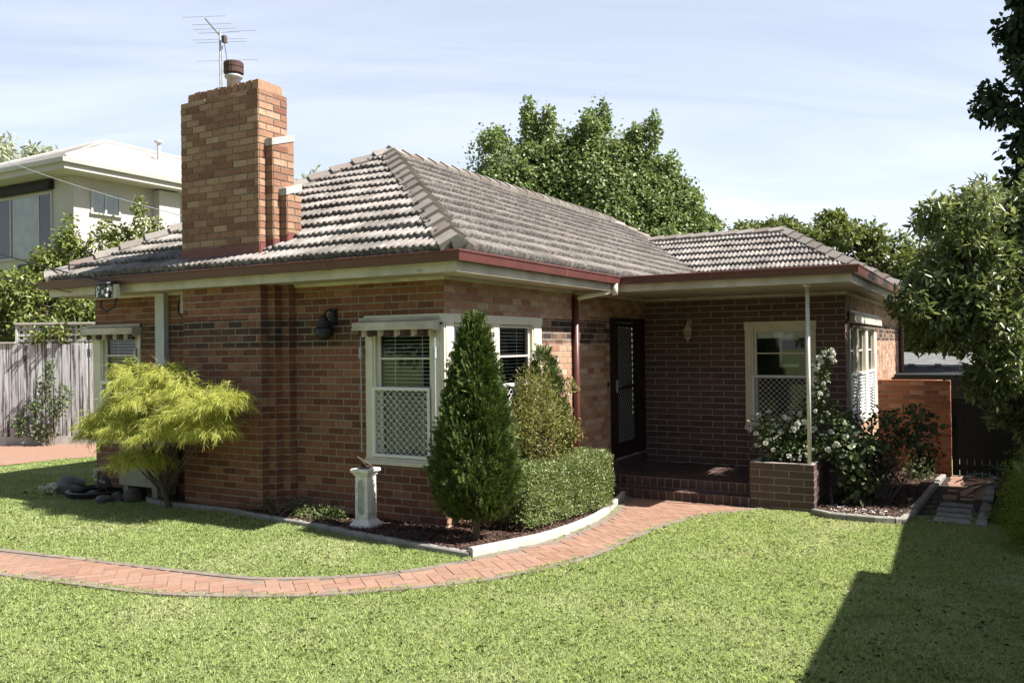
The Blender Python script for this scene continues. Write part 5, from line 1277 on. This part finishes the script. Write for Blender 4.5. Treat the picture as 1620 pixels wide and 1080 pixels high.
mb.build('limb', M['bark'], t, True)

# white rose, dark shrubs, low plants --------------------------------------------
def flower_mesh(seed, rad, mat):
    r_ = np.random.default_rng(seed); n = 34
    d = rdir(r_, n); d[:, 2] = d[:, 2] * .6 + .25; d = unit(d); P = d * rad * .35; L = np.full(n, rad * .95)
    V, F = leaves(P - d * rad * .3, d + r_.normal(size=(n, 3)) * .3, d + r_.normal(size=(n, 3)) * .8, L, np.full(n, rad * .9), .5, -.2)
    me = bpy.data.meshes.new('rose_flower'); me.from_pydata([tuple(v) for v in V], [], [list(f) for f in F]); me.materials.append(M[mat]); return me
FM = [flower_mesh(60 + k, .042, 'petal') for k in range(3)]; FS = [flower_mesh(70 + k, .024, 'petal') for k in range(3)]
def bush(name, label, base, clumps, dens, L, W, mat, seed, stems=10, flowers=(), cat='shrub', fl_big=.4, group=None, thick=.75, spike=.15, droop=.2, bark='bark'):
    r_ = np.random.default_rng(seed); t_ = thing(name, label, cat, base, group)
    P, D = clump_points(r_, clumps, dens, thick, .25, spike)
    leaf_obj('foliage', M[mat], t_, P, D, r_, L, W, droop=droop, rand=.8, up=.6)
    rr = random.Random(seed); mb = MB()
    for k in range(stems):
        e = clumps[k % len(clumps)]; a = Vector(base) + Vector((rr.uniform(-.1, .1), rr.uniform(-.1, .1), -.03)); b2 = Vector(e[:3]) + Vector((rr.uniform(-.5, .5) * e[3], rr.uniform(-.5, .5) * e[4], e[5] * .5)); m_ = a.lerp(b2, .5) + Vector((rr.uniform(-.06, .06), rr.uniform(-.06, .06), .05)); mb.tube([a, m_, b2], [.011, .008, .003], 5)
    mb.build('stem', M[bark], t_)
    if flowers:
        for k in range(flowers):
            e = clumps[int(r_.integers(len(clumps)))]; d = rdir(r_, 1)[0]
            if d[0] > .35: d[0] *= -1
            p = np.array(e[:3]) + d * np.array(e[3:6]) * r_.uniform(.9, 1.12)
            o = bpy.data.objects.new('flower', (FM if r_.random() < fl_big else FS)[k % 3]); col.objects.link(o); o.parent = t_
            o.location = Vector(p) - Vector(base); o.rotation_euler = (r_.uniform(-.8, .8), r_.uniform(-1.2, .2), r_.uniform(0, 6)); s_ = r_.uniform(.75, 1.2); o.scale = (s_, s_, s_)
    return t_
bush('white_rose', 'white flowering rose filling the dark brick planter and climbing the post', (4.75, -2.9, .2),
     [(4.55, -2.62, .50, .30, .32, .24), (4.6, -2.48, .72, .25, .26, .20), (4.65, -2.85, .68, .3, .28, .26), (4.7, -3.1, .95, .26, .22, .26), (4.55, -3.18, 1.25, .16, .13, .22), (4.5, -3.22, 1.55, .13, .11, .2), (4.5, -3.3, 1.72, .1, .1, .12), (4.8, -3.4, .8, .3, .25, .26), (4.7, -3.35, .5, .25, .25, .2), (4.55, -2.95, .42, .25, .25, .16)],
     620, (.035, .06), (.024, .036), 'leaf_rose', 61, 14, 99, fl_big=.5)
# the planter soil carries the base
bush('garden_rose', 'tall unpruned dark leaved rose in front of the orange wall', (5.6, -3.85, gzf(5.6, -3.85)),
     [(5.5, -3.75, .35, .38, .3, .3), (5.4, -3.5, .70, .32, .25, .2), (5.6, -4.15, .60, .3, .28, .26), (5.9, -4.45, .72, .2, .2, .2), (5.3, -3.95, .85, .2, .22, .14), (5.7, -3.7, .1, .35, .35, .25), (5.4, -3.35, .3, .25, .2, .3), (6.2, -4.4, .25, .25, .2, .25), (5.7, -4.3, .95, .1, .12, .1)],
     300, (.05, .085), (.036, .06), 'leaf_dull', 62, 18, bark='bark_pale')
bush('hydrangea', 'low dark leafy shrub at the planter side in the right bed', (4.78, -3.68, gzf(4.78, -3.68)),
     [(4.75, -3.62, .0, .22, .22, .25), (4.72, -3.55, .32, .2, .2, .2), (4.85, -3.75, .5, .2, .2, .16), (4.8, -3.5, .62, .15, .14, .1)], 330, (.07, .11), (.055, .085), 'leaf_dull', 63, 9)
bush('low_shrub', 'sprawling low green plant against the orange brick wall', (8.6, -4.15, gzf(8.6, -4.15)), [(8.6, -4.15, -.25, .35, .25, .22), (8.2, -4.2, -.3, .25, .2, .16)], 300, (.05, .08), (.025, .04), 'leaf_dull', 64, 5)
bush('low_shrub', 'dark low plant at the foot of the chimney breast', (-.42, 2.1, gzf(-.42, 2.1) + .03), [(-.3, 2.3, .05, .16, .26, .12), (-.22, 1.9, .08, .14, .24, .13), (-.3, 2.65, .03, .14, .2, .09)], 620, (.03, .05), (.010, .016), 'leaf_dull', 65, 6)
bush('low_shrub', 'pale green low plant on the bark left of the sundial', (-.42, 1.55, gzf(-.42, 1.55) + .03), [(-.42, 1.55, .04, .15, .24, .10), (-.36, 1.25, .05, .12, .16, .09), (-.45, 1.75, .03, .1, .14, .07)], 700, (.025, .042), (.014, .022), 'leaf_low', 66, 6)
bush('climbing_rose', 'thin climbing rose with sparse leaves against the paling fence', (3.1, 12.2, -.07),
     [(3.05, 12.35, .25, .25, .3, .28), (3.1, 12.05, .75, .22, .26, .3), (3.1, 12.3, 1.15, .15, .2, .3), (3.05, 12.1, 1.55, .12, .14, .3), (2.85, 12.75, .4, .18, .22, .25), (3.2, 11.8, 1.0, .16, .2, .25), (2.95, 12.45, .75, .15, .2, .2)], 260, (.05, .085), (.03, .05), 'leaf_rose', 67, 14, bark='bark_pale')
bush('white_flower_plant', 'tiny clump of white flowers on the lawn edge of the rockery', (-.66, 6.2, gzf(-.66, 6.2)), [(-.66, 6.2, .04, .08, .12, .05)], 300, (.02, .03), (.01, .016), 'leaf_low', 68, 3, 14, 'flowers', .2)
bush('white_flower_plant', 'thin plant with a few white flowers beside the pond', (-.3, 5.55, .0), [(-.36, 5.5, .2, .06, .08, .14)], 250, (.02, .03), (.01, .016), 'leaf_low', 69, 3, 6, 'flowers', .3)
bush('lime_shrub', 'fine leaved lime green shrub at the lower right edge in shade', (3.2, -5.62, gzf(3.2, -5.6)), [(2.9, -5.52, .15, .35, .22, .38), (3.7, -5.6, .3, .4, .25, .4), (2.4, -5.5, -.05, .3, .16, .25)], 900, (.05, .08), (.006, .010), 'leaf_lime', 70, 8, droop=.7)
bush('low_shrub', 'feathery light green ground plant beside the stone edging', (4.6, -5.3, gzf(4.6, -5.3)), [(4.55, -5.28, -.28, .28, .14, .1), (4.1, -5.4, -.27, .2, .16, .1)], 800, (.03, .06), (.006, .010), 'leaf_lime', 71, 5, droop=-.3)
# cycad
r = np.random.default_rng(72); cx, cy = 5.6, -5.62; cz = gzf(cx, cy); t = thing('cycad', 'dark feather leaved cycad under the large tree at right edge', 'cycad', (cx, cy, cz))
Ps = []; As = []; Ns = []; mb = MB()
for k in range(16):
    a = 2 * PI * k / 16 + r.uniform(-.15, .15); d = np.array([math.cos(a), math.sin(a), 0]); el = r.uniform(.5, 1.1); p = np.array([cx, cy, cz + .25]); v = unit(d * math.cos(el) + np.array([0, 0, math.sin(el)])); pts = [tuple(p)]
    for j in range(26):
        sd_ = np.cross(d, (0, 0, 1))
        for s_ in (-1, 1): Ps.append(p.copy()); As.append(sd_ * s_ * .9 + v * .55); Ns.append(np.array([0, 0, 1.]) + r.normal(size=3) * .1)
        p = p + v * .034; v = unit(v + np.array([0, 0, -.05])); pts.append(tuple(p))
    mb.tube(pts[::4], .006, 5)
Ps = np.array(Ps); n = len(Ps); V, F = leaves(Ps, np.array(As), np.array(Ns), r.uniform(.10, .14, n), np.full(n, .016), .3, .15); np_mesh('frond', V, F, M['leaf_fern'], t)
mb.build('frond_rib', M['leaf_fern'], t); mb = MB(); mb.lathe((cx, cy, cz), [(.09, -.05), (.10, .15), (.06, .27)], 10); mb.build('trunk', M['bark'], t)

# ------------------------------------------------------------------ grass
CAM = np.array([-7.8043, -5.2459, 1.9229]); CF = np.array([.8718, .4899]); CR = np.array([.4899, -.8717])
def grass(n, box, accept, seed, hmin=.018, hmax=.040, sw=1.):
    r = np.random.default_rng(seed); x = r.uniform(box[0], box[1], n); y = r.uniform(box[2], box[3], n)
    dx = x - CAM[0]; dy = y - CAM[1]; dep = dx * CF[0] + dy * CF[1]; lat = dx * CR[0] + dy * CR[1]
    k = (dep > 2.6) & (np.abs(lat) < dep * .66 + .8) & accept(x, y)
    x, y, dep = x[k], y[k], dep[k]
    k = r.random(len(x)) < np.clip(7.5 / dep, .30, 1.0); x, y, dep = x[k], y[k], dep[k]; n = len(x)
    cl = .45 + .25 * np.sin(x * 11 + 2 * np.sin(y * 7)) * np.sin(y * 9 + 2 * np.sin(x * 6)) + .35 * np.sin(x * 3.1 + 1.7 * np.sin(y * 2.3)) * np.sin(y * 3.7 + 1.3 * np.sin(x * 1.9))
    a = r.uniform(0, 2 * PI, n); h = r.uniform(hmin, hmax, n) * (.75 + .5 * cl); w = r.uniform(.0015, .0030, n) * np.clip(dep / 6.5, 1, 2.2) * sw
    lean = r.uniform(.3, 1.5, n) * h; la = r.uniform(0, 2 * PI, n); g = gz(x, y) - .012
    S = np.stack([np.cos(a) * w, np.sin(a) * w, np.zeros(n)], -1); B = np.stack([x, y, g], -1)
    Mi = B + np.stack([np.cos(la) * lean * .35, np.sin(la) * lean * .35, h * .6], -1); Ti = B + np.stack([np.cos(la) * lean, np.sin(la) * lean, h * (1 - .42 * lean / h)], -1)
    V = np.stack([B - S, B + S, Mi + S * .7, Ti, Mi - S * .7], 1).reshape(-1, 3); return V, 5 * np.arange(n)[:, None] + np.arange(5)[None]
house_poly = [(-.05, 6.2), (14, 6.2), (14, -3.2), (4.1, -3.2), (4.1, -.3), (-.05, -.1)]
po = offset_line(PATH_IN, .012); pq = offset_line(PATH_OUT, -.028); pwide = po + pq[::-1]
def lawn_ok(x, y):
    k = ~in_poly(x, y, pwide) & ~in_poly(x, y, BED1) & ~in_poly(x, y, BED2) & ~in_poly(x, y, BED3) & ~in_poly(x, y, house_poly) & ~in_poly(x, y, drive)
    k &= x < 7.0
    k &= ~((x > 4.0) & (y > -5.12) & (y < -4.3) & (np.sin(x * 9) * np.sin(y * 13 + x * 4) > -.1 + (5.2 - x) * .5))
    k &= y < 9.9
    return k
V, F = grass(1700000, (-6.2, 7, -6.6, 9.9), lawn_ok, 81)
def tuft_ok(x, y):
    c_ = np.sin(x * 5.3 + 2 * np.sin(y * 3.1)) * np.sin(y * 4.7 + 2 * np.sin(x * 2.9)) + .5 * np.sin(x * 13.7 + y * 9.1)
    return lawn_ok(x, y) & (c_ > .95)
V2, F2 = grass(420000, (-6.2, 7, -6.6, 9.9), tuft_ok, 83, .035, .062, 1.25)
eo = offset_line(PATH_IN, .03) + offset_line(PATH_IN, -.05)[::-1]; eq = offset_line(PATH_OUT, -.055) + offset_line(PATH_OUT, .05)[::-1]
V3, F3 = grass(700000, (-4.5, 4.3, -3, 9), lambda x, y: (in_poly(x, y, eo) | in_poly(x, y, eq)) & ~in_poly(x, y, BED1) & (np.sin(x * 17 + y * 5) + np.sin(y * 23 - x * 9) > -.6), 84, .025, .055, 1.1)
F = np.concatenate([F, F2 + len(V), F3 + len(V) + len(V2)]); V = np.concatenate([V, V2, V3])
go = np_mesh('lawn_grass', V, F, M['grass']); tag(go, 'short mown sunlit grass of the front lawn', 'grass', kind='stuff')
print('blades', len(F))
# fallen leaves
mb = MB(); rr = random.Random(5)
for (x, y) in [(rr.uniform(-4, 3), rr.uniform(-4.8, -2.6)) for _ in range(18)] + [(rr.uniform(4.2, 9), rr.uniform(-5.1, -3.9)) for _ in range(60)] + [(rr.uniform(-2.3, -.9), rr.uniform(.5, 5)) for _ in range(7)]:
    if bool(in_poly(np.array([x]), np.array([y]), PATH_POLY)[0]): continue
    z = gzf(x, y) + .05; a = rr.uniform(0, 6.28); s_ = rr.uniform(.018, .035); c_, q_ = math.cos(a) * s_, math.sin(a) * s_
    mb.face([(x - c_, y - q_, z), (x + q_ * .4, y - c_ * .4, z + .008), (x + c_, y + q_, z + .004), (x - q_ * .4, y + c_ * .4, z + .012)])
M['dry'] = mat_leaf('dry_leaf', [(.22, .12, .05), (.34, .22, .10), (.42, .33, .2), (.15, .08, .04)], .2)
fl_ = mb.build('fallen_leaves', M['dry'], None); tag(fl_, 'scattered dry fallen leaves on lawn and side path', 'leaves', kind='stuff')

mb = MB()
for _ in range(130):
    x, y = rr.gauss(4.25, .28), rr.gauss(-3.62, .28)
    if not bool(in_poly(np.array([x]), np.array([y]), BED2)[0]): continue
    z = gzf(x, y) + .055; a = rr.uniform(0, 6.28); s_ = rr.uniform(.010, .022); c_, q_ = math.cos(a) * s_, math.sin(a) * s_
    mb.face([(x - c_, y - q_, z), (x + q_ * .8, y - c_ * .8, z + .005), (x + c_, y + q_, z + .003), (x - q_ * .8, y + c_ * .8, z + .008)])
pt_ = mb.build('fallen_petals', M['petal'], None); tag(pt_, 'fallen white rose petals on the bark beside the planter', 'petals', kind='stuff')

# ------------------------------------------------------------------ camera, sun, sky
cam = bpy.data.cameras.new('camera'); co = bpy.data.objects.new('camera', cam); col.objects.link(co); scene.camera = co
cam.sensor_width = 36; cam.lens = 1343.292 / 1620 * 36; cam.clip_end = 2000; cam.clip_start = .05
R_ = [[0.48989326655958376, -0.8716970448632763, -0.012200383445276504], [-0.0009396445549541711, 0.013466772938267075, -0.9999088773957052], [0.8717819133520097, 0.4898600902331811, 0.0057781960029684425]]
mw = Matrix(((R_[0][0], -R_[1][0], -R_[2][0], CAM[0]), (R_[0][1], -R_[1][1], -R_[2][1], CAM[1]), (R_[0][2], -R_[1][2], -R_[2][2], CAM[2]), (0, 0, 0, 1)))
co.matrix_world = mw
SUN = Vector((.18, -1, 1.17)).normalized(); elev = math.asin(SUN.z)
sl = bpy.data.lights.new('sun', 'SUN'); sl.energy = 5.0; sl.angle = math.radians(.53); sl.color = (1, .962, .915)
so = bpy.data.objects.new('sun', sl); col.objects.link(so); so.rotation_euler = SUN.to_track_quat('Z', 'Y').to_euler(); so.location = (0, -20, 25)

world = bpy.data.worlds.new('World'); scene.world = world; world.use_nodes = True
nt = world.node_tree; bg = nt.nodes['Background']
sky = nt.nodes.new('ShaderNodeTexSky'); sky.sky_type = 'NISHITA'; sky.sun_disc = False; sky.sun_elevation = elev; sky.sun_rotation = math.atan2(SUN.x, SUN.y); sky.air_density = 1.0; sky.dust_density = 1.2; sky.ozone_density = 1.0
tc = nt.nodes.new('ShaderNodeTexCoord'); sx = nt.nodes.new('ShaderNodeSeparateXYZ'); nt.links.new(tc.outputs['Generated'], sx.inputs[0])
# thin high cloud: project the direction on a plane overhead
zc = mth(nt, 'MAXIMUM', mth(nt, 'ADD', sx.outputs[2], .12), .05)
cmb = nt.nodes.new('ShaderNodeCombineXYZ'); nt.links.new(mth(nt, 'DIVIDE', sx.outputs[0], zc), cmb.inputs[0]); nt.links.new(mth(nt, 'DIVIDE', sx.outputs[1], zc), cmb.inputs[1])
sp2 = nt.nodes.new('ShaderNodeSeparateXYZ'); nt.links.new(cmb.outputs[0], sp2.inputs[0])
cr_ = mth(nt, 'ADD', mth(nt, 'MULTIPLY', sp2.outputs[0], .28), mth(nt, 'MULTIPLY', sp2.outputs[1], -.34))
cf_ = mth(nt, 'ADD', mth(nt, 'MULTIPLY', sp2.outputs[0], 1.25), mth(nt, 'MULTIPLY', sp2.outputs[1], .95))
mp = nt.nodes.new('ShaderNodeCombineXYZ'); nt.links.new(cr_, mp.inputs[0]); nt.links.new(cf_, mp.inputs[1])
n1 = noise(nt, 1.1, 7, .58, mp.outputs[0], .9)
cf = mth(nt, 'MULTIPLY', mth(nt, 'SUBTRACT', n1.outputs[0], .40, True), 2.6, True)
hor = mth(nt, 'POWER', mth(nt, 'SUBTRACT', 1, mth(nt, 'MAXIMUM', sx.outputs[2], 0), True), 3)
# veil shaped for lighting: thick low toward the view, thinned overhead to limit fill
low = nt.nodes.new('ShaderNodeMapRange'); low.interpolation_type = 'SMOOTHSTEP'
for k, v in ((1, .85), (2, .30), (3, .24), (4, .92)): low.inputs[k].default_value = v
nt.links.new(sx.outputs[2], low.inputs[0])
side = mth(nt, 'ADD', mth(nt, 'MULTIPLY', sx.outputs[0], .35), mth(nt, 'MULTIPLY', sx.outputs[1], .2))
veil = mth(nt, 'MULTIPLY', mth(nt, 'ADD', mth(nt, 'MULTIPLY', cf, .26), mth(nt, 'ADD', mth(nt, 'MULTIPLY', hor, .36), .29)), mth(nt, 'MULTIPLY', low.outputs[0], mth(nt, 'ADD', side, .72), True), True)
skc = mixc(nt, sky.outputs[0], (9.3, 9.75, 11.2), veil)
nt.links.new(skc, bg.inputs[0]); bg.inputs[1].default_value = .058
scene.view_settings.view_transform = 'Standard'; scene.view_settings.look = 'None'; scene.view_settings.gamma = 1; scene.view_settings.exposure = 1.26
scene.cycles.max_bounces = 8; scene.cycles.transparent_max_bounces = 12; scene.cycles.use_denoising = True
